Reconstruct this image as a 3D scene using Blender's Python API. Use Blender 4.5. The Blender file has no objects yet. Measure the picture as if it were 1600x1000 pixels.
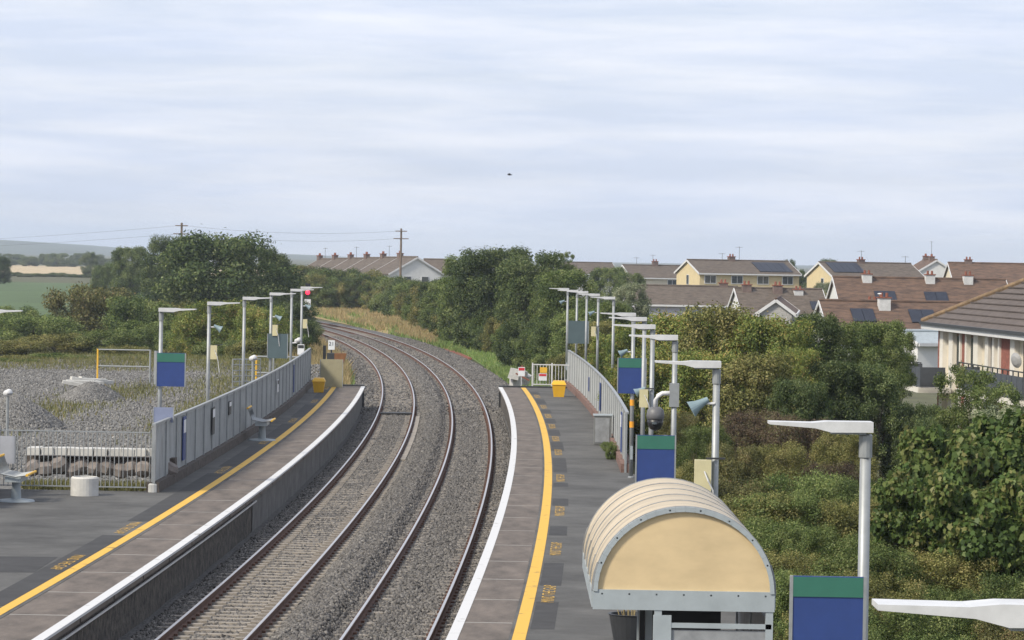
import bpy, math, random
import numpy as np
from mathutils import Vector, Matrix

# ------------------------------------------------------------------ camera, sky, sun, exposure
scene = bpy.context.scene
COL = scene.collection
H, F, V0, ROLL = 7.4, 5000.0, 402.0, math.radians(1.0)
CR, SR = math.cos(ROLL), math.sin(ROLL)
cam_d = bpy.data.cameras.new('camera')
cam_d.sensor_width = 36.0
cam_d.lens = F / 1600.0 * 36.0
cam_d.shift_y = -(500.0 - V0) / 1600.0
cam_d.clip_start = 0.5
cam_d.clip_end = 20000.0
cam = bpy.data.objects.new('camera', cam_d)
COL.objects.link(cam)
cam.matrix_world = Matrix(((CR, -SR, 0, 0), (0, 0, -1, 0), (SR, CR, 0, H), (0, 0, 0, 1)))
scene.camera = cam

SUN_EL, SUN_AZ = math.radians(42), math.radians(-128)      # azimuth from +Y, clockwise towards +X
world = bpy.data.worlds.new('World')
scene.world = world
world.use_nodes = True
nt = world.node_tree
nt.nodes.clear()
N = nt.nodes.new
wout = N('ShaderNodeOutputWorld'); bg = N('ShaderNodeBackground'); bg.inputs['Strength'].default_value = 0.1
sky = N('ShaderNodeTexSky'); sky.sky_type = 'NISHITA'; sky.sun_disc = False
sky.sun_elevation = SUN_EL; sky.sun_rotation = SUN_AZ; sky.air_density = 1.0; sky.dust_density = 2.0; sky.ozone_density = 1.5
tc = N('ShaderNodeTexCoord'); mp = N('ShaderNodeMapping'); mp.inputs['Scale'].default_value = (5, 5, 48)
nz = N('ShaderNodeTexNoise'); nz.inputs['Scale'].default_value = 1.0; nz.inputs['Detail'].default_value = 7; nz.inputs['Roughness'].default_value = 0.58; nz.inputs['Distortion'].default_value = 0.15
rp = N('ShaderNodeValToRGB')
rp.color_ramp.elements[0].position = 0.34; rp.color_ramp.elements[0].color = (0.80, 0.80, 0.80, 1)
rp.color_ramp.elements[1].position = 0.66; rp.color_ramp.elements[1].color = (0.97, 0.97, 0.97, 1)
mp2 = N('ShaderNodeMapping'); mp2.inputs['Scale'].default_value = (11, 11, 120); mp2.inputs['Location'].default_value = (3, 1, 7)
nz2 = N('ShaderNodeTexNoise'); nz2.inputs['Scale'].default_value = 1.0; nz2.inputs['Detail'].default_value = 11; nz2.inputs['Roughness'].default_value = 0.62; nz2.inputs['Distortion'].default_value = 0.2
rp2 = N('ShaderNodeValToRGB')
rp2.color_ramp.elements[0].position = 0.38; rp2.color_ramp.elements[0].color = (5.05, 5.6, 6.85, 1)
rp2.color_ramp.elements[1].position = 0.66; rp2.color_ramp.elements[1].color = (6.4, 6.65, 7.4, 1)
mx = N('ShaderNodeMixRGB')
L = nt.links.new
L(tc.outputs['Generated'], mp.inputs['Vector']); L(mp.outputs['Vector'], nz.inputs['Vector'])
L(tc.outputs['Generated'], mp2.inputs['Vector']); L(mp2.outputs['Vector'], nz2.inputs['Vector'])
L(nz.outputs['Fac'], rp.inputs['Fac']); L(nz2.outputs['Fac'], rp2.inputs['Fac'])
L(rp.outputs['Color'], mx.inputs['Fac']); L(sky.outputs['Color'], mx.inputs['Color1']); L(rp2.outputs['Color'], mx.inputs['Color2'])
L(mx.outputs['Color'], bg.inputs['Color']); L(bg.outputs['Background'], wout.inputs['Surface'])

sun_d = bpy.data.lights.new('sun', 'SUN'); sun_d.energy = 3.0; sun_d.angle = math.radians(9); sun_d.color = (1.0, 0.92, 0.78)
sun = bpy.data.objects.new('sun', sun_d); COL.objects.link(sun)
sdir = Vector((math.sin(SUN_AZ) * math.cos(SUN_EL), math.cos(SUN_AZ) * math.cos(SUN_EL), math.sin(SUN_EL)))
sun.rotation_euler = sdir.to_track_quat('Z', 'Y').to_euler()
scene.view_settings.view_transform = 'Standard'
scene.view_settings.look = 'None'
scene.view_settings.exposure = 0.55
scene.view_settings.gamma = 1.0

rng = np.random.default_rng(7)
random.seed(7)

# ------------------------------------------------------------------ surveying helpers
def at(u, v, Y):
    a = (u - 800) * Y / F; b = -(v - V0) * Y / F
    return a * CR - b * SR, H + a * SR + b * CR
def on(u, v, z):
    Y = (H - z) * F / (-(u - 800) * SR + (v - V0) * CR)
    return at(u, v, Y)[0], Y
def bend(Y):                                             # plan curve shared by tracks and platforms
    t = (Y - 60) / 300.0
    return 9.347*t - 19.937*t**2 - 25.2955*t**3 + 29.0107*t**4 - 14.846*t**5
def bdir(Y):
    return (bend(Y + .5) - bend(Y - .5))

# ------------------------------------------------------------------ materials
MATS = {}
def mat(name, col, rough=.8, var=.25, scale=3.0, metal=0.0, bump=0.0, bscale=40.0, col2=None, detail=6):
    if name in MATS: return MATS[name]
    m = bpy.data.materials.new(name); m.use_nodes = True
    t = m.node_tree; b = t.nodes['Principled BSDF']
    b.inputs['Roughness'].default_value = rough; b.inputs['Metallic'].default_value = metal
    c = t.nodes.new('ShaderNodeTexCoord'); n = t.nodes.new('ShaderNodeTexNoise')
    n.inputs['Scale'].default_value = scale; n.inputs['Detail'].default_value = detail; n.inputs['Roughness'].default_value = .65
    r = t.nodes.new('ShaderNodeValToRGB')
    lo = [max(0, x * (1 - var)) for x in col]; hi = [min(1, x * (1 + var)) for x in (col2 or col)]
    r.color_ramp.elements[0].position = .3; r.color_ramp.elements[0].color = (*lo, 1)
    r.color_ramp.elements[1].position = .7; r.color_ramp.elements[1].color = (*hi, 1)
    t.links.new(c.outputs['Object'], n.inputs['Vector']); t.links.new(n.outputs['Fac'], r.inputs['Fac']); t.links.new(r.outputs['Color'], b.inputs['Base Color'])
    if bump:
        n2 = t.nodes.new('ShaderNodeTexNoise'); n2.inputs['Scale'].default_value = bscale; n2.inputs['Detail'].default_value = 4
        bp = t.nodes.new('ShaderNodeBump'); bp.inputs['Strength'].default_value = bump; bp.inputs['Distance'].default_value = .05
        t.links.new(c.outputs['Object'], n2.inputs['Vector']); t.links.new(n2.outputs['Fac'], bp.inputs['Height']); t.links.new(bp.outputs['Normal'], b.inputs['Normal'])
    MATS[name] = m
    return m
def stretch(m, sc):
    for n in m.node_tree.nodes:
        if n.type == 'TEX_NOISE':
            l = n.inputs['Vector'].links[0]; src = l.from_socket
            q = m.node_tree.nodes.new('ShaderNodeMapping'); q.inputs['Scale'].default_value = sc
            m.node_tree.links.new(src, q.inputs['Vector']); m.node_tree.links.new(q.outputs['Vector'], n.inputs['Vector'])
    return m

def leaf_mat(name, cols, trans=.25):
    m = bpy.data.materials.new(name); m.use_nodes = True
    t = m.node_tree; t.nodes.clear(); n = t.nodes.new
    o = n('ShaderNodeOutputMaterial'); d = n('ShaderNodeBsdfDiffuse'); tr = n('ShaderNodeBsdfTranslucent'); g = n('ShaderNodeBsdfGlossy'); g.inputs['Roughness'].default_value = .45
    a = n('ShaderNodeAttribute'); a.attribute_name = 'tint'
    r = n('ShaderNodeValToRGB'); e = r.color_ramp.elements
    while len(e) < len(cols): e.new(.5)
    for i, c in enumerate(cols):
        e[i].position = i / (len(cols) - 1); e[i].color = (*c, 1)
    oi = n('ShaderNodeObjectInfo'); hs = n('ShaderNodeHueSaturation')
    mr = n('ShaderNodeMapRange'); mr.inputs['To Min'].default_value = 1.3; mr.inputs['To Max'].default_value = 1.85
    t.links.new(oi.outputs['Random'], mr.inputs['Value']); t.links.new(mr.outputs['Result'], hs.inputs['Value'])
    hs.inputs['Saturation'].default_value = .9
    m1 = n('ShaderNodeMixShader'); m1.inputs[0].default_value = trans
    m2 = n('ShaderNodeMixShader'); m2.inputs[0].default_value = .012
    t.links.new(a.outputs['Fac'], r.inputs['Fac']); t.links.new(r.outputs['Color'], hs.inputs['Color'])
    for s_ in (d, tr): t.links.new(hs.outputs['Color'], s_.inputs['Color'])
    t.links.new(d.outputs[0], m1.inputs[1]); t.links.new(tr.outputs[0], m1.inputs[2])
    t.links.new(m1.outputs[0], m2.inputs[1]); t.links.new(g.outputs[0], m2.inputs[2]); t.links.new(m2.outputs[0], o.inputs['Surface'])
    return m

GALV = mat('galvanised', (.30, .315, .32), .5, .12, 6, .35)
WHITE = mat('white_paint', (.6, .6, .6), .5, .08, 5)
LAMPW = mat('lamp_white', (.55, .555, .56), .45, .14, 4, detail=10)
DARKM = mat('dark_metal', (.03, .032, .035), .5, .2)
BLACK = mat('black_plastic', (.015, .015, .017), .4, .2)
SPKR = mat('speaker_grey', (.19, .26, .29), .5, .1)
CREAMBOX = mat('cream_box', (.55, .50, .30), .6, .1)
BLUE = mat('sign_blue', (.022, .05, .19), .5, .1)
GREEN = mat('sign_green', (.03, .14, .10), .5, .1)
SLATE = mat('sign_slate', (.075, .11, .12), .5, .1)
SIGNW = mat('sign_white', (.70, .71, .72), .5, .05)
REDP = mat('red_paint', (.55, .03, .04), .5, .1)
YELP = mat('yellow_paint', (.72, .42, .04), .6, .12, 9)
YELB = mat('bin_yellow', (.68, .38, .02), .5, .08)
YLIN = stretch(mat('yellow_line', (.70, .42, .05), .7, .13, 4), (3, .6, 1))
WLIN = stretch(mat('white_line', (.58, .58, .58), .7, .10, 4), (3, .6, 1))
def worn(name, col, dirt, sc, lo=.30, hi=.40):
    m = mat(name, col, .75, .1, sc, detail=12); e = [n_ for n_ in m.node_tree.nodes if n_.type == 'VALTORGB'][0].color_ramp.elements
    e[0].position = lo; e[0].color = (*dirt, 1); e[1].position = hi; e[1].color = (*col, 1); return m
YLIN = worn('worn_yellow_line', (.64, .38, .05), (.20, .14, .05), 2.6, .30, .42)
WLIN = worn('worn_white_line', (.56, .56, .56), (.25, .235, .21), 2.6, .28, .40)
YLET = worn('worn_lettering', (.62, .37, .05), (.07, .06, .05), 14, .38, .52)
ORANGE = mat('orange_band', (.75, .32, .02), .6, .1)
ASPH = mat('asphalt', (.060, .058, .055), .9, .28, .55, 0, .25, 60, col2=(.092, .090, .085), detail=12)
ASPHD = mat('asphalt_patch', (.036, .035, .035), .9, .3, 1.5, detail=10)
SLAB = stretch(mat('coping_concrete', (.118, .096, .079), .85, .4, 2.5, 0, .15, 30), (1, .35, 1))
STONEW = mat('platform_rubble', (.04, .036, .032), .95, .6, 4.5, 0, 1.0, 9, col2=(.085, .073, .06))
CONCP = mat('concrete_panel', (.13, .125, .118), .9, .35, 1.6)
CONC = mat('pale_concrete', (.50, .49, .46), .85, .15, 4)
FENCE = stretch(mat('fence_sheet', (.44, .455, .455), .55, .2, 1.6, .15), (1, 1, .4))
PLINTH = mat('plinth_stone', (.085, .07, .06), .95, .5, 5, 0, .8, 9)
PLINTHR = mat('plinth_brick', (.17, .10, .08), .95, .45, 6, 0, .6, 12)
RUST = mat('rail_rust', (.10, .048, .03), .85, .35, 8)
STEEL = mat('rail_steel', (.55, .53, .52), .32, .1, 6, .75)
SLEEP = mat('sleeper_concrete', (.25, .22, .185), .9, .4, 4, detail=10)
GRAV = mat('gravel_ground', (.14, .135, .125), .95, .5, 14, 0, .9, 14)
STONE = mat('ballast_stone', (.125, .123, .128), .9, .05)
GREYST = mat('pile_stone', (.20, .20, .205), .9, .1)
CREAM = mat('cream_render', (.56, .46, .27), .85, .07, 1)
CREAM2 = mat('pale_render', (.63, .56, .44), .85, .07, 1)
WREND = mat('white_render', (.62, .62, .61), .85, .07, 1)
ROOF = stretch(mat('roof_tile_brown', (.075, .057, .046), .9, .3, 2.2, 0, .5, 5, col2=(.115, .092, .072), detail=12), (.6, 1.6, 3))
ROOFR = stretch(mat('roof_tile_red', (.072, .047, .036), .9, .35, 1.6, 0, .5, 5, col2=(.125, .075, .05), detail=12), (.6, 1.6, 3))
ROOFG = mat('roof_tile_grey', (.10, .08, .07), .9, .3, 2.5, 0, .3, 8, detail=10)
HIPT = mat('hip_tile', (.17, .115, .065), .9, .4, 3)
BRICK = mat('red_brick', (.24, .085, .06), .9, .35, 6)
GLASS = mat('window_glass', (.05, .06, .065), .12, .2, 1)
SOLAR = mat('solar_panel', (.012, .015, .028), .5, .2, 2)
BROWNF = mat('brown_frame', (.20, .085, .03), .6, .2)
BALC = mat('balcony_grey', (.06, .068, .08), .6, .12)
TAN = stretch(mat('shelter_tan', (.60, .465, .27), .55, .13, 1.2, detail=12), (1, 1, 2))
ROOFT = stretch(mat('shelter_roof', (.46, .375, .25), .45, .32, 1.5, detail=12), (.5, 3, 1))
SHGREY = mat('shelter_frame', (.32, .36, .38), .5, .12, 2)
SHPAN = mat('shelter_panel', (.24, .25, .26), .6, .3, 3)
WOOD = mat('pole_wood', (.16, .12, .09), .9, .25)
BARK = mat('bark', (.07, .055, .042), .95, .35, 6)
TERRA = mat('terracotta', (.22, .08, .05), .9, .2)

# ------------------------------------------------------------------ mesh helpers
class MB:
    def __init__(s): s.v = []; s.f = []
    def quadbox(s, P):
        i = len(s.v); s.v += [tuple(p) for p in P]
        s.f += [(i, i+3, i+2, i+1), (i+4, i+5, i+6, i+7), (i, i+1, i+5, i+4), (i+1, i+2, i+6, i+5), (i+2, i+3, i+7, i+6), (i+3, i, i+4, i+7)]
        return s
    def box(s, c, d, rz=0.0):
        x, y, z = c; a, b, h = d[0]/2, d[1]/2, d[2]/2; co, si = math.cos(rz), math.sin(rz)
        return s.quadbox([(x+px*co-py*si, y+px*si+py*co, z+pz) for pz in (-h, h) for px, py in ((-a, -b), (a, -b), (a, b), (-a, b))])
    def beam(s, p, q, w, h):
        p, q = Vector(p), Vector(q); d = (q-p).normalized(); up = Vector((0, 0, 1)) if abs(d.z) < .95 else Vector((0, 1, 0))
        r = d.cross(up).normalized()*w/2; t = r.cross(d).normalized()*h/2
        return s.quadbox([p-r-t, p+r-t, p+r+t, p-r+t, q-r-t, q+r-t, q+r+t, q-r+t])
    def tube(s, path, rad, n=8):
        if not hasattr(rad, '__len__'): rad = [rad]*len(path)
        path = [Vector(p) for p in path]; base = len(s.v)
        for k, p in enumerate(path):
            d = (path[min(k+1, len(path)-1)]-path[max(k-1, 0)]).normalized(); up = Vector((0, 0, 1)) if abs(d.z) < .9 else Vector((0, 1, 0))
            a = d.cross(up).normalized(); b = d.cross(a)
            for j in range(n):
                t = 2*math.pi*j/n; s.v.append(tuple(p+(a*math.cos(t)+b*math.sin(t))*rad[k]))
        for k in range(len(path)-1):
            for j in range(n):
                i0 = base+k*n+j; i1 = base+k*n+(j+1) % n
                s.f.append((i0, i1, i1+n, i0+n))
        s.f.append(tuple(base+j for j in range(n))[::-1]); s.f.append(tuple(base+(len(path)-1)*n+j for j in range(n)))
        return s
    def lathe(s, prof, n=20, c=(0, 0, 0)):
        base = len(s.v)
        for r, z in prof:
            for j in range(n):
                t = 2*math.pi*j/n; s.v.append((c[0]+r*math.cos(t), c[1]+r*math.sin(t), c[2]+z))
        for k in range(len(prof)-1):
            for j in range(n):
                i0 = base+k*n+j; i1 = base+k*n+(j+1) % n; s.f.append((i0, i1, i1+n, i0+n))
        s.f.append(tuple(base+j for j in range(n))[::-1]); s.f.append(tuple(base+(len(prof)-1)*n+j for j in range(n)))
        return s
    def poly(s, pts):
        i = len(s.v); s.v += [tuple(p) for p in pts]; s.f.append(tuple(range(i, i+len(pts)))); return s
    def prism(s, pts, ext):                              # closed outline pts extruded by vector ext
        n = len(pts); i = len(s.v); e = Vector(ext)
        s.v += [tuple(p) for p in pts]+[tuple(Vector(p)+e) for p in pts]
        s.f.append(tuple(range(i, i+n))[::-1]); s.f.append(tuple(range(i+n, i+2*n)))
        for j in range(n): s.f.append((i+j, i+(j+1) % n, i+n+(j+1) % n, i+n+j))
        return s
    def mesh(s, name, m, smooth=False):
        me = bpy.data.meshes.new(name); me.from_pydata(s.v, [], s.f); me.update()
        if m: me.materials.append(m)
        if smooth:
            for p in me.polygons: p.use_smooth = True
        return me
    def build(s, name, m, parent=None, smooth=False, label=None):
        return link(name, s.mesh(name, m, smooth), parent, label)
def link(name, me, parent=None, label=None):
    o = bpy.data.objects.new(name, me); COL.objects.link(o)
    if parent: o.parent = parent
    if label: o['label'] = label
    return o
def thing(name, label, cat, loc=(0, 0, 0), rz=0.0, group=None):
    o = bpy.data.objects.new(name, None); COL.objects.link(o); o.location = loc; o.rotation_euler = (0, 0, rz)
    o['label'] = label; o['category'] = cat
    if group: o['group'] = group
    o.empty_display_size = .2
    return o
def tag(o, label, cat, group=None):
    o['label'] = label; o['category'] = cat
    if group: o['group'] = group
    return o
def structure(o): o['kind'] = 'structure'; return o
def stuff(o): o['kind'] = 'stuff'; return o

def ribbon(prof, Y0, Y1, step=2.0, closed=False, shift=0.0, uv=None):
    """mesh along the platform curve: prof = [(offset, z)]"""
    n = max(1, int(round((Y1-Y0)/step))); b = MB(); k = len(prof)
    for i in range(n+1):
        Y = Y0+(Y1-Y0)*i/n
        for o, z in prof: b.v.append((bend(Y)+o+shift, Y, z))
    for i in range(n):
        for j in range(k if closed else k-1):
            a = i*k+j; c = i*k+(j+1) % k; b.f.append((a, c, c+k, a+k))
    if closed: b.f.append(tuple(range(k))[::-1]); b.f.append(tuple(n*k+j for j in range(k)))
    return b
def numpy_mesh(name, V, Q, m, tint=None, smooth=False):
    me = bpy.data.meshes.new(name); nv, nf, kk = len(V), len(Q), Q.shape[1]
    me.vertices.add(nv); me.vertices.foreach_set('co', np.ascontiguousarray(V, dtype=np.float32).ravel())
    me.loops.add(nf*kk); me.loops.foreach_set('vertex_index', np.ascontiguousarray(Q, dtype=np.int32).ravel())
    me.polygons.add(nf); me.polygons.foreach_set('loop_start', np.arange(0, nf*kk, kk, dtype=np.int32))
    if tint is not None:
        at_ = me.attributes.new('tint', 'FLOAT', 'POINT'); at_.data.foreach_set('value', np.ascontiguousarray(tint, dtype=np.float32))
    if m: me.materials.append(m)
    me.update(calc_edges=True)
    return me

# ------------------------------------------------------------------ ground, fields, hills
GZ = -0.4
EARTH = mat('rough_ground', (.075, .075, .032), .95, .45, .35, 0, .5, 2)
FIELDG = mat('field_green', (.06, .098, .03), .95, .25, .05)
WHEAT = mat('field_stubble', (.42, .33, .20), .95, .12, .05)
HILLM = mat('hill_woods', (.07, .085, .06), .95, .5, .006)
b = MB(); b.poly([(-7800, -200, GZ), (7800, -200, GZ), (7800, 7800, GZ), (-7800, 7800, GZ)])
structure(b.build('ground', EARTH))
def sheet(name, px, z, m):
    b = MB(); b.poly([(*on(u, v, z), z) for u, v in px]); return structure(b.build(name, m))
sheet('field', [(-250, 515), (260, 510), (260, 446), (-250, 434)], GZ+.02, FIELDG)
b = MB(); b.poly([(-900, 1010, GZ+.02), (-60, 1010, GZ+.02), (-70, 1500, GZ+.02), (-900, 1500, GZ+.02)]); structure(b.build('stubble_field', WHEAT))
prof = [(-900, 386), (-400, 372), (0, 374), (25, 377), (45, 378), (70, 381), (100, 384), (130, 388), (160, 393), (190, 398), (300, 404), (400, 402), (440, 397), (480, 400), (560, 408), (1000, 414), (2200, 424)]
us = np.linspace(-900, 2200, 260); vs = np.interp(us, [p[0] for p in prof], [p[1] for p in prof])+np.convolve(rng.normal(0, 1.2, 260), np.ones(3)/3, 'same')
b = MB()
for u, v in zip(us, vs):
    x, z = at(u, v, 5200)
    for fy, fz in ((4300, 0), (4700, .55), (5200, 1), (6200, .8), (7200, 0)): b.v.append((x*fy/5200 if fy < 5200 else x, fy, GZ+.05+(z-GZ)*fz))
for i in range(259):
    for j in range(4): a = i*5+j; b.f.append((a, a+5, a+6, a+1))
structure(b.build('hills', HILLM))

# ------------------------------------------------------------------ trackbed with ballast
def trackbed_mat():
    m = bpy.data.materials.new('ballast_bed'); m.use_nodes = True; t = m.node_tree; B = t.nodes['Principled BSDF']; B.inputs['Roughness'].default_value = .95
    n = t.nodes.new; a = n('ShaderNodeAttribute'); a.attribute_name = 'tint'; c = n('ShaderNodeTexCoord')
    v = n('ShaderNodeTexVoronoi'); v.inputs['Scale'].default_value = 15; no = n('ShaderNodeTexNoise'); no.inputs['Scale'].default_value = .7; no.inputs['Detail'].default_value = 5
    r = n('ShaderNodeValToRGB'); r.color_ramp.elements[0].color = (.04, .039, .04, 1); r.color_ramp.elements[1].color = (.20, .19, .18, 1)
    m1 = n('ShaderNodeMixRGB'); m1.blend_type = 'MULTIPLY'; m1.inputs[0].default_value = .8
    mr = n('ShaderNodeMapRange'); mr.inputs['To Min'].default_value = .45; mr.inputs['To Max'].default_value = 1.35
    t.links.new(c.outputs['Object'], v.inputs['Vector']); t.links.new(c.outputs['Object'], no.inputs['Vector'])
    t.links.new(v.outputs['Color'], mr.inputs['Value']); t.links.new(a.outputs['Fac'], r.inputs['Fac'])
    t.links.new(r.outputs['Color'], m1.inputs['Color1']); t.links.new(mr.outputs['Result'], m1.inputs['Color2']); t.links.new(m1.outputs['Color'], B.inputs['Base Color'])
    bp = n('ShaderNodeBump'); bp.inputs['Strength'].default_value = 1; bp.inputs['Distance'].default_value = .05
    t.links.new(v.outputs['Distance'], bp.inputs['Height']); t.links.new(bp.outputs['Normal'], B.inputs['Normal'])
    return m
BED = trackbed_mat()
def bed_tint(o, Y):                                       # oil and rust marks along the rails
    t = .52
    if -3.85 < o < -3.15: t = .12
    elif -1.62 < o < -1.2: t = .85
    elif -5.1 < o < -4.75 or -6.9 < o < -6.55: t = .7
    elif o < -6.9: t = .38
    return t
def bed_z(o, Y):
    z = -.215-.042*min(1, max(0, (135-Y)/65))
    if -4.75 < o < -3.5: z = -.222+.215*min(1, (o+4.75)/.35, (-3.5-o)/.30)
    if o > -3.5: z = -.205
    if o < -6.95: z = -.2
    if o < -8.2 or o > .9: z = GZ+.02
    if Y > 160 and (o < -8.2): z = GZ-.02
    return z
offs = [-9.6, -8.7, -8.0, -7.4, -6.95, -6.65, -6.3, -5.8, -5.3, -5.05, -4.75, -4.55, -4.38, -4.1, -3.8, -3.62, -3.48, -3.2, -2.8, -2.2, -1.62, -1.4, -1.1, -.7, 0, .7, 1.4]
Ys = np.r_[np.arange(25, 160, 1.5), np.arange(160, 420, 4)]
V = []; T = []
for Y in Ys:
    for o in offs:
        V.append((bend(Y)+o, Y, bed_z(o, Y)+(rng.normal(0, .012)))); T.append(bed_tint(o, Y))
k = len(offs); Q = np.array([(i*k+j, i*k+j+1, (i+1)*k+j+1, (i+1)*k+j) for i in range(len(Ys)-1) for j in range(k-1)])
structure(link('trackbed', numpy_mesh('trackbed', np.array(V), Q, BED, np.array(T))))

def stones(name, P, size, m, seed=1):
    """loose stones as real geometry: deformed octahedra at points P (n,3)"""
    g = np.random.default_rng(seed); n = len(P)
    base = np.array([(1, 0, 0), (0, 1, 0), (-1, 0, 0), (0, -1, 0), (0, 0, 1), (0, 0, -1)], float)
    S = size*(.6+.8*g.random((n, 1, 1))); D = base[None]*S*(.55+.9*g.random((n, 6, 1)))+g.normal(0, .12, (n, 6, 3))*S
    q = g.normal(size=(n, 4)); q /= np.linalg.norm(q, axis=1, keepdims=True); w, x, y, z = q.T
    Rm = np.stack([1-2*(y*y+z*z), 2*(x*y-w*z), 2*(x*z+w*y), 2*(x*y+w*z), 1-2*(x*x+z*z), 2*(y*z-w*x), 2*(x*z-w*y), 2*(y*z+w*x), 1-2*(x*x+y*y)], 1).reshape(n, 3, 3)
    V = np.einsum('nij,nkj->nki', Rm, D)+P[:, None, :]
    tri = np.array([(0, 1, 4), (1, 2, 4), (2, 3, 4), (3, 0, 4), (1, 0, 5), (2, 1, 5), (3, 2, 5), (0, 3, 5)])
    Q = (tri[None]+6*np.arange(n)[:, None, None]).reshape(-1, 3)
    tint = np.repeat(np.clip(g.normal(.42, .2, n), 0, 1), 6)
    return numpy_mesh(name, V.reshape(-1, 3), Q, m, tint)
def stone_mat(name, lo, hi):
    m = bpy.data.materials.new(name); m.use_nodes = True; t = m.node_tree; B = t.nodes['Principled BSDF']; B.inputs['Roughness'].default_value = .85
    a = t.nodes.new('ShaderNodeAttribute'); a.attribute_name = 'tint'; r = t.nodes.new('ShaderNodeValToRGB')
    r.color_ramp.elements[0].color = (*lo, 1); r.color_ramp.elements[1].color = (*hi, 1)
    t.links.new(a.outputs['Fac'], r.inputs['Fac']); t.links.new(r.outputs['Color'], B.inputs['Base Color']); return m
BSTONE = stone_mat('ballast_loose', (.024, .022, .021), (.245, .228, .208))
PSTONE = stone_mat('gravel_loose', (.06, .058, .055), (.31, .30, .285))
n = 150000
Yp = 48+105*rng.random(n)**1.5; Op = -7.4+6.6*rng.random(n)
keep = (rng.random(n) < np.where((Op > -6.5) & (Op < -5.2), .9, np.where(Op > -3.0, .75, 1.0)))
Yp, Op = Yp[keep], Op[keep]
keep = (np.abs(Op+6.68) > .09) & (np.abs(Op+5.02) > .09) & (np.abs(Op+3.21) > .09) & (np.abs(Op+1.55) > .09)
Yp, Op = Yp[keep], Op[keep]
Zp = np.array([bed_z(o, y) for o, y in zip(Op, Yp)])+.012
n = 45000; Y2 = 153+140*rng.random(n)**1.3; O2 = np.where(rng.random(n) < .5, -8.2+9.0*rng.random(n), np.where(rng.random(n) < .5, -.9+1.8*rng.random(n), -4.7+1.2*rng.random(n)))
k2 = (np.abs(O2+6.68) > .12) & (np.abs(O2+5.02) > .12) & (np.abs(O2+3.21) > .12) & (np.abs(O2+1.55) > .12); Y2, O2 = Y2[k2], O2[k2]
Z2 = np.array([bed_z(o, y) for o, y in zip(O2, Y2)])+.02
stuff(link('far_ballast_stones', stones('far_ballast_stones', np.c_[bend(Y2)+O2, Y2, Z2], .065, BSTONE, 4)))
stuff(link('ballast_stones', stones('ballast_stones', np.c_[bend(Yp)+Op, Yp, Zp], .040, BSTONE)))

# tracks: rails, running surfaces, sleepers, clips
SL = MB()
for x0, x1, zt in ((-1.3, -.45, 0), (-.45, .45, -.035), (.45, 1.3, 0)):
    SL.quadbox([(x0, -.13, -.22), (x1, -.13, -.22), (x1, .13, -.22), (x0, .13, -.22), (x0, -.105, zt), (x1, -.105, zt), (x1, .105, zt), (x0, .105, zt)])
sl_me = SL.mesh('sleeper', SLEEP)
def track(label, o0, o1, sz, ymax):
    c = (o0+o1)/2; t = thing('railway_track', label, 'railway track', (0, 0, 0))
    for o in (o0, o1):
        r = ribbon([(o-.07, -.165), (o+.07, -.165), (o+.07, -.15), (o+.012, -.13), (o+.012, -.045), (o+.035, -.035), (o+.035, -.003), (o-.035, -.003), (o-.035, -.035), (o-.012, -.045), (o-.012, -.13), (o-.07, -.15)], 25, 415, 2.5, True).build('rail', RUST, t)
        ribbon([(o-.031, -.004), (o-.026, .003), (o+.026, .003), (o+.031, -.004)], 25, 415, 2.5).build('running_surface', STEEL, r)
    Y = 44.0; far = MB(); clips = MB()
    while Y < 400:
        a = -math.atan(bdir(Y)); x = bend(Y)+c; z = sz+random.uniform(-.012, .008)
        if Y < ymax:
            s_ = link('sleeper', sl_me, t); s_.location = (x, Y, z); s_.rotation_euler = (0, 0, a+random.uniform(-.008, .008))
            for o in (o0, o1):
                for d in (-.1, .1): clips.box((x+o-c+d, Y, z+.025), (.07, .12, .05), a)
        else: far.box((x, Y, z-.1), (2.6, .24, .2), a)
        Y += .68
    stuff(far.build('far_sleepers', SLEEP, t)); stuff(clips.build('rail_clips', RUST, t))
track('curved railway track with exposed pale sleepers beside the stone platform wall', -6.6822, -5.0235, -.165, 160)
track('curved railway track half buried in ballast beside the shelter platform', -3.2075, -1.5527, -.172, 160)
o = ribbon([(-4.92, -.12), (-4.72, -.12), (-4.72, -.2), (-4.92, -.2)], 118, 150, 2, True).build('cable_trough', SLEEP); tag(o, 'pale concrete trough strip lying along the rail between the tracks', 'trough')
b = MB(); xx = bend(152); b.box((xx-5.85, 152, -.1), (1.5, .5, .07)); tag(b.build('crossing_board', DARKM), 'dark board lying across the sleepers between the rails', 'board')

# ------------------------------------------------------------------ platforms
PZ = .9
def platform(name, edge, side, inner, y0, y1, slab_w):
    """edge offset; side +1 the platform lies at larger offsets"""
    s = side
    o1 = edge+s*slab_w
    P = structure(ribbon([(o1, PZ-.3), (o1, PZ), (inner, PZ), (inner, PZ-.3)] if s > 0 else [(inner, PZ-.3), (inner, PZ), (o1, PZ), (o1, PZ-.3)], y0, y1, 2).build(name, ASPH))
    Y = y0
    while Y < y1-.1:
        e = min(Y+3.85, y1); q = [(edge, PZ-.14), (edge, PZ-.006), (o1-s*.002, PZ-.006), (o1-s*.002, PZ-.14)]
        ribbon(q if s > 0 else q[::-1], Y+.07, e-.07, 1.3, True).build('coping_slab', SLAB, P); Y = e
    if True:
        j = [(edge+s*.01, PZ-.009), (o1-s*.01, PZ-.009)]; ribbon(j if s > 0 else j[::-1], y0, y1, 2).build('joint_mortar', mat('mortar', (.25, .235, .215), .9, .25, 3), P)
    w = [(edge-s*.004, PZ-.05), (edge-s*.004, PZ), (edge+s*.19, PZ)]
    ribbon(w if s > 0 else w[::-1], y0, y1, 2).build('white_edge_line', WLIN, P)
    return P
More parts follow.
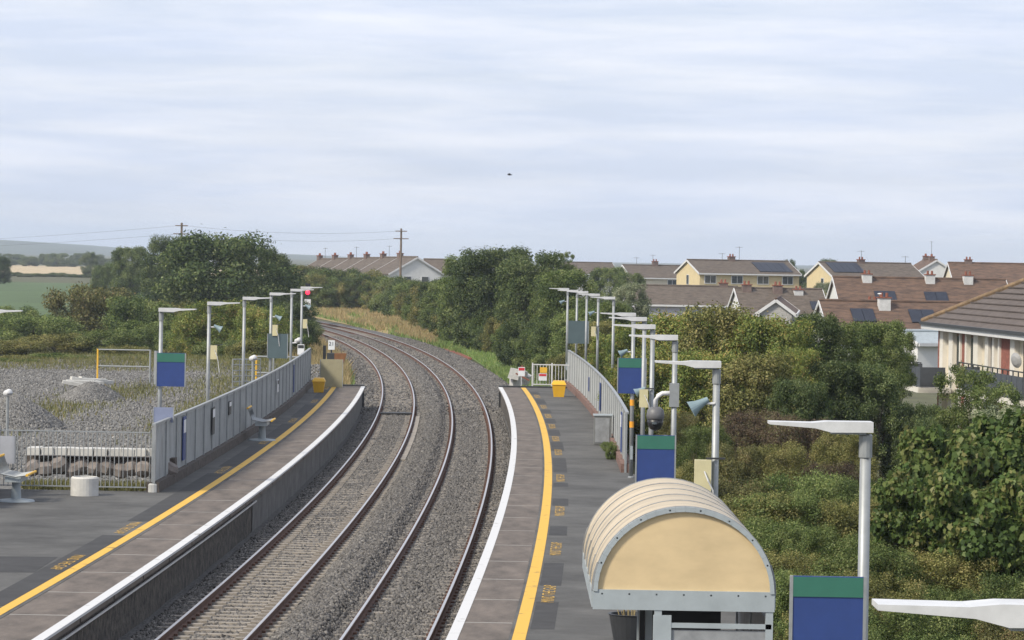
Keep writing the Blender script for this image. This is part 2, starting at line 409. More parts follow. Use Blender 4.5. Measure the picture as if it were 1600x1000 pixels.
PL = platform('platform_opposite', -7.47, -1, -10.25, 30, 158, 1.28)
PR = platform('platform', -.82, 1, 2.85, 30, 160, 1.05)
# extra paving where the platforms widen towards the bridge
ribbon([(-10.251, PZ), (-24, PZ)][::-1], 30, 86.5, 2).build('paving', ASPH, PL)
ribbon([(2.851, PZ-.004), (4.6, PZ-.004)], 30, 97, 2).build('paving', ASPH, PR)
ribbon([(4.6, -.4), (4.6, PZ-.004)][::-1], 30, 97, 2).build('paving_edge', CONCP, PR)
ribbon([(-9.06, PZ+.005), (-8.84, PZ+.005)], 30, 157.7, 1).build('yellow_line', YLIN, PL)
ribbon([(.29, PZ+.005), (.52, PZ+.005)], 30, 159.7, 1).build('yellow_line', YLIN, PR)
for y0, y1, o0, o1 in ((30, 58, -9.62, -9.07), (58.2, 73, -9.6, -9.07), (77, 94, -9.6, -9.07), (97, 108, -9.6, -9.07), (113, 122, -9.55, -9.07), (127, 138, -9.55, -9.07), (144, 153, -9.5, -9.07)):
    ribbon([(o0, PZ+.004), (o1, PZ+.004)], y0, y1, 1).build('dark_asphalt_patch', ASPHD, PL)
for y0, y1 in ((56, 60.5), (63.5, 68.2), (75, 77.6), (84, 86.5), (91, 92.5), (97, 104), (108, 113), (117, 121), (126, 129), (134, 137), (142, 147), (152, 155)):
    ribbon([(.56, PZ+.003), (.98, PZ+.003)], y0, y1, 1).build('dark_asphalt_patch', ASPHD, PR)
b = MB(); b.poly([(-24, 62.5, PZ+.004), (bend(66)-9.66, 64.3, PZ+.004), (bend(66)-9.66, 67.6, PZ+.004), (-24, 66.6, PZ+.004)]); b.build('dark_asphalt_patch', ASPHD, PL)
def lettering(parent, off, Y, side):
    c = bpy.data.curves.new('lettering', 'FONT'); c.body = 'MIND THE GAP'; c.size = 1; c.align_x = 'CENTER'; c.align_y = 'CENTER'
    tmp = bpy.data.objects.new('tmp', c); COL.objects.link(tmp); bpy.context.view_layer.update()
    me = bpy.data.meshes.new_from_object(tmp.evaluated_get(bpy.context.evaluated_depsgraph_get())); bpy.data.objects.remove(tmp)
    me.materials.append(YLET); o = link('platform_lettering', me, parent); o.location = (bend(Y)+off, Y, PZ+.009)
    o.rotation_euler = (0, 0, side*math.pi/2-math.atan(bdir(Y))); o.scale = (.46, .36, 1); return o
for Y in (61.9, 71.5, 82.2, 94.5, 107, 115, 123.5, 131.5, 139.5, 150): lettering(PR, .78, Y, 1)
for Y in (66.5, 75, 95.5, 110.3, 124.5, 141, 155): lettering(PL, -9.32, Y, -1)
# platform wall towards the tracks
ribbon([(-7.62, -.35), (-7.62, PZ-.13)], 30, 87, 2).build('rubble_wall', STONEW, PL)
Y = 87.0
while Y < 157:
    ribbon([(-7.6, -.35), (-7.6, PZ-.13)], Y+.03, min(Y+2.37, 158), 1.2).build('wall_panel', CONCP, PL); Y += 2.4
ribbon([(-7.64, -.35), (-7.64, PZ-.13)], 87, 158, 2).build('wall_backing', STONEW, PL)
ribbon([(-7.56, .60), (-7.53, .60), (-7.53, .64), (-7.56, .64)], 45, 87.5, 2, True).build('conduit', WHITE, PL)
ribbon([(-.70, -.35), (-.70, PZ-.13)][::-1], 30, 160, 2).build('platform_wall', STONEW, PR)
for P, Yv, o0, o1 in ((PL, 158, -10.3, -7.5), (PR, 160, -.8, 3.3)):
    b = MB(); x = bend(Yv); b.box((x+(o0+o1)/2, Yv+.12, .35), (o1-o0, .2, 1.25)); b.build('end_wall', DARKM, P)

# sheet steel fences on plinths
def fence(label, fx, Y0, Y1, plm, n_in=1):
    n = int(round((Y1-Y0)/2.4)); t = thing('sheet_fence', label, 'fence', (fx(Y0), Y0, PZ)); ox, oy = fx(Y0), Y0
    pan = MB()
    Yl = [Y0+(Y1-Y0)*i/n for i in range(n+1)]
    for i in range(n):
        p = Vector((fx(Yl[i])-ox, Yl[i]-oy, 0)); q = Vector((fx(Yl[i+1])-ox, Yl[i+1]-oy, 0))
        m = MB(); m.beam(p+Vector((0, .03, 1.03)), q+Vector((0, -.03, 1.03)), .03, 1.50)
        d = (q-p)
        for k in range(1, 8): c = p+d*(k/8); m.beam(c+Vector((n_in*.02, 0, .3)), c+Vector((n_in*.02, 0, 1.76)), .035, .04)
        m.build('panel', FENCE, t)
        MB().beam(p+Vector((n_in*.03, 0, .0)), p+Vector((n_in*.03, 0, 1.82)), .07, .06).build('post', GALV, t)
        MB().beam(p+Vector((0, 0, 1.82)), q+Vector((0, 0, 1.82)), .10, .06).build('top_rail', GALV, t)
        MB().beam(p+Vector((0, 0, .12)), q+Vector((0, 0, .12)), .34, .3).build('plinth', plm, t)
    MB().beam(q+Vector((n_in*.03, 0, 0)), q+Vector((n_in*.03, 0, 1.82)), .07, .06).build('post', GALV, t)
    return t
FXL = lambda Y: bend(Y)-10.22
FXR = lambda Y: bend(Y)+2.78
fence('grey sheet steel fence on dark stone plinth beside the gravel compound', FXL, 86.2, 158.2, PLINTH)
fence('grey sheet steel fence on reddish plinth in front of the yellowish trees', FXR, 97.5, 162.5, PLINTHR, -1)
def notice(name, label, cat, x, y, z, w, h, m, rz, stripe=None, grp=None):
    t = thing(name, label, cat, (x, y, z), rz, grp)
    MB().box((0, 0, 0), (w, .03, h)).build('board', m, t)
    if stripe: MB().box((0, -.018, h*.28), (w*.86, .012, h*.3)).build('printed_panel', stripe, t)
    return t
for Yf, zc, w, h, m, st, lab in ((92.6, 1.2, .45, 1.25, BLUE, SIGNW, 'tall narrow blue poster fixed to the fence near its white footed end post'), (100.6, 1.3, .5, .85, DARKM, SIGNW, 'dark framed poster with white heading on the sheet fence'), (106, 1.45, .5, .45, DARKM, SIGNW, 'small dark and white notice on the sheet fence above the perch seat'), (128, 1.3, .4, .5, SIGNW, DARKM, 'small pale notice with dark head on the sheet fence'), (139.5, 1.15, .3, 1.2, BLUE, None, 'slim dark blue strip sign on the sheet fence near the yellow bin')):
    notice('fence_poster', lab, 'poster', FXL(Yf)+.075, Yf, PZ+zc-.1, w*1.6, h, m, math.pi/2, st)
for Yf, h, lab in ((139, .6, 'short blue sign on the sheet fence by the yellowish trees'), (126.5, 1.1, 'slim dark blue strip sign on the sheet fence by the yellowish trees'), (101, 1.25, 'tall blue sign on the sheet fence beside the banded pole')):
    notice('fence_sign', lab, 'sign', FXR(Yf)-.085, Yf, PZ+1.05, .7, h, BLUE, -math.pi/2, SIGNW if Yf < 120 else None)

# bar railing with the white footed end post
t = thing('bar_railing', 'low vertical bar railing across the end of the wide paving by the rubble', 'railing', (FXL(86.2), 86.3, PZ))
x1 = -.1; x0 = -4.15; k = 34
for i in range(k+1):
    x = x0+(x1-x0)*i/k; MB().tube([(x, 0, .1), (x, 0, 1.62)], .012, 6).build('bar', GALV, t)
for z in (.12, 1.6): MB().beam((x0, 0, z), (x1, 0, z), .04, .03).build('rail', GALV, t)
for x in (x0-.05, x1+.1): MB().box((x, 0, .85), (.11, .11, 1.75)).build('post', GALV, t)
MB().lathe([(.16, 0), (.16, .2), (.13, .24)], 14, (x1+.1, 0, 0)).build('post_foot', CONC, t)
t = thing('corner_fence', 'short grey sheet fence with sloping top left of the bar railing', 'fence', (FXL(86.2)-4.3, 86.2, PZ))
for i in range(3):
    MB().quadbox([(-.02, -2.4*i-2.36, .2), (.02, -2.4*i-2.36, .2), (.02, -2.4*i-.04, .2), (-.02, -2.4*i-.04, .2), (-.02, -2.4*i-2.36, 1.55), (.02, -2.4*i-2.36, 1.55), (.02, -2.4*i-.04, 1.55), (-.02, -2.4*i-.04, 1.55)]).build('panel', FENCE, t)
    MB().box((0, -2.4*i, .85), (.1, .1, 1.7)).build('post', GALV, t)
    MB().box((0, -2.4*i-1.2, 1.58), (.1, 2.4, .06)).build('top_rail', GALV, t)
    MB().box((0, -2.4*i-1.2, .09), (.3, 2.4, .2)).build('plinth', PLINTHR, t)
X, Y = on(132, 774, PZ)
t = thing('concrete_ring', 'round white concrete ring standing in front of the bar railing', 'planter', (X, Y, PZ))
MB().lathe([(.37, 0), (.37, .46), (.33, .5), (.30, .5), (.29, .35)], 28).build('ring', CONC, t, False)
# old coping stones and rubble behind the railing
for i in range(10):
    x = FXL(88)-3.7+.37*i; o = MB().box((0, 0, 0), (.35, .5, .2)).build('coping_stone', CONC); o.location = (x, 89.6+random.uniform(-.1, .1), PZ+.86); o.rotation_euler = (random.uniform(-.04, .04), random.uniform(-.05, .05), random.uniform(-.1, .1))
    tag(o, 'pale squared stone in the row on top of the rubble behind the bar railing', 'stone', 'pale coping stones behind the railing')
for i in range(12):
    m = MB(); m.lathe([(.12, -.2), (.24, -.12), (.26, .08), (.16, .2)], 7); o = m.build('rubble_stone', mat('rubble', (.19, .165, .15), .95, .35, 3)); o.location = (FXL(88)-3.7+.34*i+random.uniform(-.05, .05), 89.3+random.uniform(0, .3), PZ+.38+random.uniform(-.08, .12)); o.rotation_euler = [random.uniform(-.6, .6) for _ in range(3)]
    tag(o, 'rough brown grey rubble stone under the pale coping stones', 'stone', 'rubble stones behind the railing')
o = MB().box((0, 0, 0), (4.2, .5, .5)).build('rubble_core', PLINTH); o.location = (FXL(88)-1.9, 89.95, PZ+.45); tag(o, 'dark earth core of the old wall behind the bar railing', 'wall')

# ------------------------------------------------------------------ gravel compound
CZ = .74
b = MB(); b.poly([(FXL(86.4)-.2, 86.4, CZ), (FXL(120)-.2, 120, CZ), (FXL(158)-.2, 158, CZ), (-12.3, 196, CZ), (-27, 203, CZ), (-34, 150, CZ), (-30, 86.4, CZ)]); structure(b.build('gravel_yard', GRAV))
b = MB(); e = [(FXL(86.4)-.2, 86.4), (FXL(120)-.2, 120), (FXL(158)-.2, 158), (-12.3, 196), (-27, 203), (-34, 150), (-30, 86.4)]
b.prism([(x, y, GZ) for x, y in e], (0, 0, CZ-.02-GZ)); structure(b.build('yard_bank', EARTH))
def heap(name, label, x, y, rx, ry, h, ns, m, seed, hm):
    g = np.random.default_rng(seed); b = MB(); n = 28
    for i in range(9):
        r = i/8
        for j in range(n):
            t = 2*math.pi*j/n; w = 1+.12*math.sin(3*t+seed)+.07*math.sin(7*t)
            b.v.append((rx*r*.97*math.cos(t), ry*r*.97*math.sin(t), h*(1-r**1.4)-.05))
    for i in range(8):
        for j in range(n): a = i*n+j; c = i*n+(j+1) % n; b.f.append((a, c, c+n, a+n))
    o = b.build(name, hm); o.location = (x, y, CZ); tag(o, label, 'gravel heap')
    t = 2*np.pi*g.random(ns); r = np.sqrt(g.random(ns))*1.05; z = np.maximum(0, h*(1-r**1.4))
    s_ = link('loose_stones', stones('loose_stones', np.c_[rx*r*np.cos(t), ry*r*np.sin(t), z+.02], .05, m, seed), o); stuff(s_)
X, Y = on(8, 672, CZ); heap('gravel_heap', 'dark grey gravel heap at the near side of the compound', X, Y+2, 1.9, 3.6, 1.15, 12000, PSTONE, 3, GRAV)
X, Y = on(150, 628, CZ); heap('gravel_heap', 'lighter gravel heap with concrete slabs lying on its crest', X-.5, Y+2, 1.4, 4.0, .8, 9000, PSTONE, 5, GRAV)
n = 42000; Yp = 92+100*rng.random(n); xp = FXL(np.minimum(Yp, 158))-.4-20*rng.random(n)
stuff(link('yard_gravel', stones('yard_gravel', np.c_[xp, Yp, np.full(n, CZ+.01)], .05, PSTONE, 9)))
hx, hy = on(150, 628, CZ)
for i in range(6):
    o = MB().box((0, 0, 0), (1.5, .28, .14)).build('concrete_slab', CONC); o.location = (hx-.9+.12*i, hy+1.2+.35*i, CZ+.78+.035*i-.02*(i-2)**2); o.rotation_euler = (.05, .10+.06*(-1)**i, .25+.1*i)
    tag(o, 'pale concrete slab dumped on the gravel heap', 'slab', 'slabs dumped on the gravel heap')
# barrier gate, farm gate, tube railing
X0, Y0 = on(152, 600, CZ); X1, _ = on(238, 600, CZ)
t = thing('barrier_gate', 'white tube barrier gate with yellow end at the back of the compound', 'gate', (X0, Y0, CZ)); w = X1-X0
MB().tube([(0, 0, 0), (0, 0, 1.75)], .045).build('end_post', YELP, t); MB().tube([(w, 0, 0), (w, 0, 1.75)], .05).build('end_post', GALV, t)
for z in (.9, 1.72): MB().tube([(0, 0, z), (w, 0, z)], .032).build('rail', GALV, t)
MB().tube([(w+.3, 0, 0), (w+.3, 0, 1.7)], .11, 12).build('hinge_post', GALV, t)
X0, Y0 = on(363, 610, CZ)
t = thing('farm_gate', 'galvanised mesh farm gate standing open beyond the sheet fence', 'gate', (X0, Y0, CZ), math.radians(38))
for i in range(6): MB().tube([(0, 0, .15+.27*i), (1.6, 0, .15+.27*i)], .03, 6).build('rail', GALV, t)
for i in range(5): MB().tube([(.4*i, 0, .15), (.4*i, 0, 1.5)], .025, 6).build('bar', GALV, t)
X0, Y0 = on(400, 606, CZ); X1, Y1 = on(482, 606, CZ)
t = thing('tube_railing', 'galvanised two rail tube railing behind the sheet fence', 'railing', (X0, Y0, CZ)); w = X1-X0
for z in (.75, 1.55): MB().tube([(0, 0, z), (w, 0, z)], .04).build('rail', GALV, t)
for i in range(4): MB().tube([(w*i/3, 0, 0), (w*i/3, 0, 1.6)], .045).build('post', YELP if i == 0 else GALV, t)

# ------------------------------------------------------------------ lamps
def lamp_parts(t, d, h=4.85, arm=.98):
    """d = +1 arm towards +x"""
    MB().tube([(0, 0, 0), (0, 0, h-.12)], [.062, .055], 12).build('pole', GALV, t, True)
    MB().lathe([(.068, 0), (.068, .22), (.05, .24)], 12, (0, 0, h-.3)).build('collar', GALV, t)
    MB().box((0, -.058, .75), (.075, .02, .4)).build('access_door', SHGREY, t)
    MB().lathe([(.09, 0), (.09, .03), (.064, .05)], 12).build('base_plate', GALV, t)
    b = MB(); pr = [(-.06, -.045), (.36, -.05), (.52, -.01), (arm, .022), (arm, .05), (.55, .045), (.40, .06), (-.06, .06)]
    b.prism([(d*x, -.13, h+z) for x, z in pr], (0, .26, 0)); hd = b.build('lamp_head', LAMPW, t)
    MB().box((d*.18, 0, h-.052), (.34, .2, .03)).build('lens', GALV, hd)
lamp0 = None
def lamp(x, y, z, d, label, group, rz=0.0):
    t = thing('platform_lamp', label, 'lamp post', (x, y, z), rz, group)
    key = ('lp', d)
    if key not in MATS:
        lamp_parts(t, d); MATS[key] = t
    else:
        for c in MATS[key].children:
            q = c.copy(); COL.objects.link(q); q.parent = t
            for g_ in c.children: h_ = g_.copy(); COL.objects.link(h_); h_.parent = q
    return t
GRL, GLL = 'lamps along the shelter platform', 'lamps along the platform opposite the shelter'
LR = {}
for key, u, v, lab in (('A', 1353, 668, 'galvanised lamp post carrying the big blue and green sign near the shelter'), ('B', 1120, 570, 'galvanised lamp post with horn speaker and cream box behind the shelter'), ('C', 1055, 528, 'galvanised lamp post holding the dome camera on a white bent arm'),
                       ('D', 1020, 511, None), ('E', 1007, 499, None), ('F', 990, 492, 'galvanised lamp post with two orange bands beside the fence end'), ('G', 959, 466, None), ('H', 935, 461, None), ('I', 917, 457, None), ('J', 901, 455, None), ('K', 887, 452, None)):
    X, Y = on(u, v, PZ+4.85)
    if key in 'GHIJK': X = max(X, FXR(Y)+.3)
    t = lamp(X, Y, PZ, -1, lab or 'galvanised lamp post with white flat head in the row along the shelter platform', GRL, random.uniform(-.06, .06)); LR[key] = (X, Y)
X, Y = on(1690, 962, PZ+4.85); lamp(X, Y, PZ, -1, 'white flat lamp head reaching in from a post standing nearest the footbridge', GRL)
LL = {}
for key, u, v, lab in (('a', 252, 487, 'galvanised lamp post with blue sign and small lilac sign by the bar railing'), ('b', 327, 477, None), ('c', 382, 471, None), ('d', 424, 467, 'galvanised lamp post with dark slate sign beyond the sheet fence'), ('e', 456, 461, None), ('f', 472, 459, 'galvanised lamp post with white notice at the fence end')):
    Y = 8000/(v-392.0); X = FXL(Y)-.28
    for _ in range(6):
        X = FXL(Y)-.3; Y = X*F/((u-800)) if False else Y
    # slide along the fence until the post stands where it is seen
    lo, hi = 70, 175
    for _ in range(40):
        mid = (lo+hi)/2
        if 800+F*((FXL(mid)-.3)*CR+(5.7-H)*SR)/mid < u: lo = mid
        else: hi = mid
    Y = lo; X = FXL(Y)-.3
    lamp(X, Y, PZ, 1, lab or 'galvanised lamp post with white flat head in the row behind the sheet fence', GLL, random.uniform(-.05, .05)); LL[key] = (X, Y)
X, Y = on(-12, 487, PZ+4.85); lamp(X-.2, Y, PZ, 1, 'white lamp head reaching in from beyond the gravel heap', GLL)

def speaker(x, y, z, rz, tilt, size, label, grp='horn speakers on the lamp posts'):
    t = thing('horn_speaker', label, 'speaker', (x, y, z), rz, grp)
    o = MB().lathe([(.06, -.18), (.09, -.02), (.12, .1), (.19, .26), (.185, .26), (.08, .05)], 18).build('horn', SPKR, t); o.rotation_euler = (0, math.pi/2+tilt, 0); o.scale = [size]*3
    MB().tube([(0, 0, 0), (-.3*size, 0, 0)], .02).build('bracket', WHITE, t); return t
for key, dz, sd, lab in (('K', 4.2, -1, None), ('H', 4.05, -1, None), ('F', 3.75, -1, None), ('D', 3.3, -1, None)):
    X, Y = LR[key]; speaker(X-.26, Y-.05, PZ+dz, math.pi, .5, .62, 'blue grey horn speaker high on a lamp post of the shelter platform')
X, Y = LR['B']; x, z = at(1096, 630, Y); speaker(X-.24, Y-.05, z, math.pi, .55, .72, 'large blue grey horn speaker on the post behind the shelter')
for key, u, v in (('b', 335, 511), ('d', 428, 495), ('f', 473, 478)):
    X, Y = LL[key]; z = at(u, v, Y)[1]; speaker(X+.26, Y-.05, z, 0, .5, .62, 'blue grey horn speaker on a lamp post behind the sheet fence')
def junction(x, y, z, s, label):
    t = thing('junction_box', label, 'electric box', (x, y, z), 0, 'cream boxes strapped to lamp posts')
    MB().box((0, 0, 0), (.26*s, .16*s, .55*s)).build('box', CREAMBOX, t); MB().box((.2*s, .0, .3*s), (.3*s, .03, .03)).build('strap', DARKM, t)
    MB().tube([(.02, -.1*s, .1*s), (.08, -.14*s, -.05*s), (.16*s, -.12*s, -.2*s), (.2*s, -.05, -.5*s), (.24*s, -.03, -.8*s)], .012, 6).build('cable', WHITE, t)
X, Y = LR['B']; junction(X-.2, Y-.1, at(1098, 745, Y)[1], 1.0, 'large cream junction box with white cable on the post behind the shelter')
for key, v in (('D', 622), ('H', 519)):
    X, Y = LR[key]; junction(X-.2, Y-.1, at(1000, v, Y)[1], .8, 'cream junction box on a lamp post of the shelter platform')
for key, v in (('b', 552), ('d', 516), ('f', 505)):
    X, Y = LL[key]; junction(X+.18, Y-.1, at(430, v, Y)[1], .8, 'cream junction box on a lamp post behind the sheet fence')
def camera_unit(x, y, z, zb, label):
    t = thing('security_camera', label, 'camera', (x, y, z), 0, 'white security cameras')
    o = MB().lathe([(.05, -.2), (.11, -.15), (.12, .15), (.09, .2)], 14).build('housing', WHITE, t, True); o.rotation_euler = (math.radians(80), 0, .5)
    MB().lathe([(.085, 0), (.085, .02)], 14).build('lens', BLACK, t).location = (.09, -.18, -.03)
    MB().tube([(0, 0, 0), (0, .05, zb-z)], .05).build('post', GALV, t)
for u, v, z, lab in ((398, 560, PZ, 'white camera on its own short post by the tube railing'), (895, 541, PZ, 'white camera on its own short post behind the shelter platform fence')):
    Y = 150; x, zz = at(u, v, Y); x = (FXL(Y)-.6) if u < 800 else FXR(Y)+.5; Y = x*F/(u-800) if abs(x*F/(u-800)-150) < 60 else Y; zz = at(u, v, Y)[1]; camera_unit(x, Y, zz, z-.2, lab)
X, Y = LL['e']; t = thing('security_camera', 'white camera on a side bracket above the white notice', 'camera', (X+.3, Y, at(463, 532, Y)[1]), 0, 'white security cameras')
o = MB().lathe([(.05, -.2), (.1, -.15), (.11, .15), (.09, .2)], 14).build('housing', WHITE, t, True); o.rotation_euler = (math.radians(75), 0, .6); MB().tube([(0, 0, -.1), (-.3, 0, -.12)], .03).build('bracket', WHITE, t)
x, z = at(12, 614, 106); camera_unit(x, 106, z, CZ, 'white camera on a post in front of the dark gravel heap')
# dome camera on bent arm
X, Y = LR['C']; x, z = at(1024, 655, Y)
t = thing('dome_camera', 'black dome camera hanging from a white bent arm on a lamp post', 'camera', (x, Y, z))
dx = X-x
MB().tube([(0, 0, .24), (0, 0, .40), (.05, 0, .50), (.14, 0, .55), (dx, 0, .56)], .05, 10).build('arm', WHITE, t, True)
MB().lathe([(.10, .26), (.17, .2), (.19, .1), (.19, .02), (.17, 0)], 18).build('housing', mat('camera_grey', (.12, .12, .125), .5, .1), t, True)
MB().lathe([(.17, 0), (.165, -.1), (.12, -.2), (.04, -.24)], 18).build('dome', BLACK, t, True)
MB().box((dx, 0, .52), (.2, .16, .5)).build('clamp_box', GALV, t)
MB().lathe([(.07, 0), (.06, .05)], 12).build('lens', GLASS, t).location = (-.02, -.12, -.1)

# ------------------------------------------------------------------ platform signs (blue boards, green heads)
def board(name, label, u0, v0, u1, v1, Y, head=True, m=None, post=None, grp=None):
    xa, za = at(u0, v0, Y); xb, zb = at(u1, v1, Y); w, h = xb-xa, za-zb
    t = thing(name, label, 'sign', ((xa+xb)/2, Y-.1, (za+zb)/2), 0, grp)
    MB().box((0, 0, 0), (w, .04, h)).build('panel', m or BLUE, t)
    if head: MB().box((0, -.024, h*.36), (w*.98, .012, h*.26)).build('header', GREEN, t)
    for s_ in (-1, 1): MB().box((s_*(w/2+.01), 0, 0), (.03, .06, h)).build('edge_trim', GALV, t)
    MB().box((0, .05, h*.2), (w*.9, .05, .05)).build('bracket', GALV, t)
    if post: MB().tube([(post, .09, h/2), (post, .09, PZ-(za+zb)/2)], .04).build('post', GALV, t)
    return t
Y = LR['A'][1]; board('platform_sign', 'large blue sign with green header on the lamp post nearest the shelter front', 1237, 898, 1346, 1018, Y)
Y = LR['F'][1]; board('platform_sign', 'blue sign with green header high on the orange banded post', 966, 559, 1008, 615, Y)
board('platform_sign', 'large blue sign with green header standing behind the barrel roof', 995, 679, 1053, 760, 66, post=.2)
Y = LR['J'][1]; board('platform_sign', 'slate grey sign back on the far lamp posts of the shelter platform', 888, 501, 919, 537, Y-3, False, SLATE)
Y = LL['a'][1]; board('platform_sign', 'blue sign with green header on the lamp post beside the bar railing', 246, 551, 289, 604, Y)
board('small_sign', 'small lilac blue sign low on the lamp post beside the bar railing', 241, 636, 271, 660, Y, False, mat('lilac', (.20, .23, .34), .6, .1))
Y = LL['d'][1]; board('platform_sign', 'dark slate sign on a lamp post behind the sheet fence', 419, 521, 449, 560, Y, False, SLATE)
board('notice_board', 'beige notice board standing past the end of the sheet fence', 501, 561, 535, 606, 156.5, False, mat('beige', (.30, .27, .17), .7, .1), post=.3)
board('notice_board', 'pale grey notice panel on the short corner fence', 0, 681, 24, 724, 84, False, mat('palegrey', (.36, .37, .40), .7, .08))
Y = LL['f'][1]; notice('white_notice', 'white notice with dark print on the last lamp post by the fence end', 'notice', LL['f'][0], Y-.1, at(470, 546, Y)[1], .32, .5, SIGNW, 0, DARKM)
X, Y = LR['F']
t = thing('orange_band', 'upper orange band round the post beside the fence end', 'band', (X, Y, PZ+2.15), 0); MB().lathe([(.066, 0), (.066, .18)], 12).build('wrap', ORANGE, t)
t = thing('orange_band', 'lower orange band round the post beside the fence end', 'band', (X, Y, PZ+1.5), 0); MB().lathe([(.067, 0), (.067, .18)], 12).build('wrap', ORANGE, t)

# ------------------------------------------------------------------ perch seats, bins, cabinet
def seat(x, y, rz, label):
    t = thing('perch_seat', label, 'seat', (x, y, PZ), rz, 'steel perch seats'); t.scale = (1.35, 1.35, 1.2)
    MB().lathe([(.36, 0), (.34, .03), (.1, .06), (.08, .45)], 20).build('pedestal', SHGREY, t)
    MB().box((0, 0, .5), (.9, .3, .12)).build('base_beam', SHGREY, t)
    for i in range(9):
        x_ = -.5+.125*i
        MB().tube([(x_, -.28, .60), (x_, -.05, .56), (x_, .22, .62), (x_, .34, .95)], .02, 6).build('slat', GALV, t)
    MB().tube([(-.56, -.28, .6), (.56, -.28, .6)], .028).build('front_rail', YELP, t); MB().tube([(-.56, .34, .95), (.56, .34, .95)], .028).build('back_rail', YELP, t)
X, Y = on(406, 688, PZ); seat(FXL(Y)+.75, Y, math.pi/2, 'curved slatted steel seat on a pedestal against the sheet fence')
X, Y = on(25, 783, PZ); seat(X, Y, math.pi/2, 'slatted steel seat on a round foot by the short corner fence')
def grit_bin(x, y, s, label):
    t = thing('grit_bin', label, 'bin', (x, y, PZ), random.uniform(-.1, .1), 'yellow grit bins')
    b = MB(); a, c = .30*s, .40*s
    b.quadbox([(-a, -a, 0), (a, -a, 0), (a, a, 0), (-a, a, 0), (-c, -c, .72*s), (c, -c, .72*s), (c, c, .72*s), (-c, c, .72*s)]); b.build('tub', YELB, t)
    b = MB(); b.quadbox([(-c-.03, -c-.03, .72*s), (c+.03, -c-.03, .72*s), (c+.03, c+.03, .72*s), (-c-.03, c+.03, .72*s), (-c*.8, -c*.6, .92*s), (c*.8, -c*.6, .92*s), (c*.8, c*.9, .95*s), (-c*.8, c*.9, .95*s)]); b.build('lid', YELB, t)
X, Y = on(873, 620, PZ); grit_bin(X, Y, .8, 'yellow grit bin at the gated end of the shelter platform')
X, Y = on(498, 613, PZ); grit_bin(X, Y, .72, 'yellow grit bin against the far end of the sheet fence')
grit_bin(2.75, 60, .9, 'yellow grit bin just behind the barrel roofed shelter')
X, Y = on(922, 700, PZ)
t = thing('equipment_cabinet', 'grey equipment cabinet standing against the reddish plinth fence', 'cabinet', (FXR(Y+2)-.42, Y+2, PZ))
MB().box((0, 0, .52), (.62, .5, 1.0)).build('body', mat('cabinet_grey', (.16, .165, .16), .6, .15), t); MB().box((0, 0, 1.045), (.68, .56, .05)).build('lid', SHGREY, t); MB().box((-.02, -.26, .52), (.5, .02, .85)).build('door', SHPAN, t)
# planter under the shelter edge
X, Y = on(985, 1003, PZ); t = thing('round_planter', 'round dark planter of dry stems by the shelter front', 'planter', (X, Y+.3, PZ))
MB().lathe([(.28, 0), (.36, .42), (.38, .45), (.33, .45), (.31, .3)], 24).build('tub', DARKM, t)
for i in range(14):
    a = random.uniform(0, 6.3); r = random.uniform(0, .2); MB().tube([(r*math.cos(a), r*math.sin(a), .3), (1.5*r*math.cos(a), 1.5*r*math.sin(a), random.uniform(.5, .75))], .008, 4).build('stem', mat('dry_stem', (.35, .27, .13), .9, .2), t)

# ------------------------------------------------------------------ barrel roofed shelter
xa, Ya = on(925, 944, PZ+2.28); xb, Yb = on(1213, 958, PZ+2.28); SY = (Ya+Yb)/2
SX = (xa+xb)/2; RW = (xb-xa)/2; RL_ = 5.0; AR = RW*.98
t = thing('platform_shelter', 'barrel roofed cream platform shelter with grey steel frame', 'shelter', (SX, SY, PZ)); EZ = 2.28
def arc(r, n=24, z0=EZ, k=1.0): return [(r*math.cos(math.pi*(1-i/n)), z0+k*r*math.sin(math.pi*(1-i/n))) for i in range(n+1)]
sec = RL_/5
for s_ in range(5):
    b = MB(); A = arc(RW, 56, EZ+.2, .94)
    for i, (x, z) in enumerate(A): b.v += [(x, sec*s_+.008, z), (x, sec*(s_+1)-.008, z), (x*.97, sec*s_+.008, (z-EZ-.2)*.97+EZ+.2), (x*.97, sec*(s_+1)-.008, (z-EZ-.2)*.97+EZ+.2)]
    for i in range(56): a = i*4; b.f += [(a, a+4, a+5, a+1), (a+2, a+3, a+7, a+6), (a, a+2, a+6, a+4), (a+1, a+5, a+7, a+3)]
    b.build('roof_panel', ROOFT, t)
for s_ in range(6):
    b = MB(); A = arc(RW+.004, 28, EZ+.2, .94)
    for i in range(28): (x0, z0), (x1, z1) = A[i], A[i+1]; b.beam((x0, sec*s_, z0), (x1, sec*s_, z1), .035, .012)
    b.build('roof_rib', SHPAN, t)
for yy, nm in ((-.02, 'front'), (RL_+.02, 'back')):
    A = arc(RW*.965, 28, EZ+.2, .94); b = MB(); b.prism([(x, yy, z) for x, z in A]+[(RW*.965, yy, EZ+.19), (-RW*.965, yy, EZ+.19)], (0, .03 if yy < 1 else -.03, 0)); b.build('end_panel', TAN, t)
    b = MB(); A = arc(RW-.03, 28, EZ+.2, .94)
    for i in range(28): (x0, z0), (x1, z1) = A[i], A[i+1]; b.beam((x0, yy-.02, z0), (x1, yy-.02, z1), .05, .06)
    b.build('arch_frame', SHGREY, t)
    MB().box((0, yy, EZ+.1), (2*RW, .07, .24)).build('fascia_beam', SHGREY, t)
for sx in (-1, 1): MB().box((sx*(RW-.02), RL_/2, EZ+.1), (.07, RL_, .2)).build('gutter', SHGREY, t)
for x in (-.28*RW, RW-.06):
    for yy in (.0, RL_/2, RL_): MB().box((x, yy, EZ/2), (.09, .09, EZ)).build('post', SHGREY, t)
MB().box((.36*RW, .0, 1.05), (1.16*RW, .04, 1.95)).build('end_wall_panel', SHPAN, t)
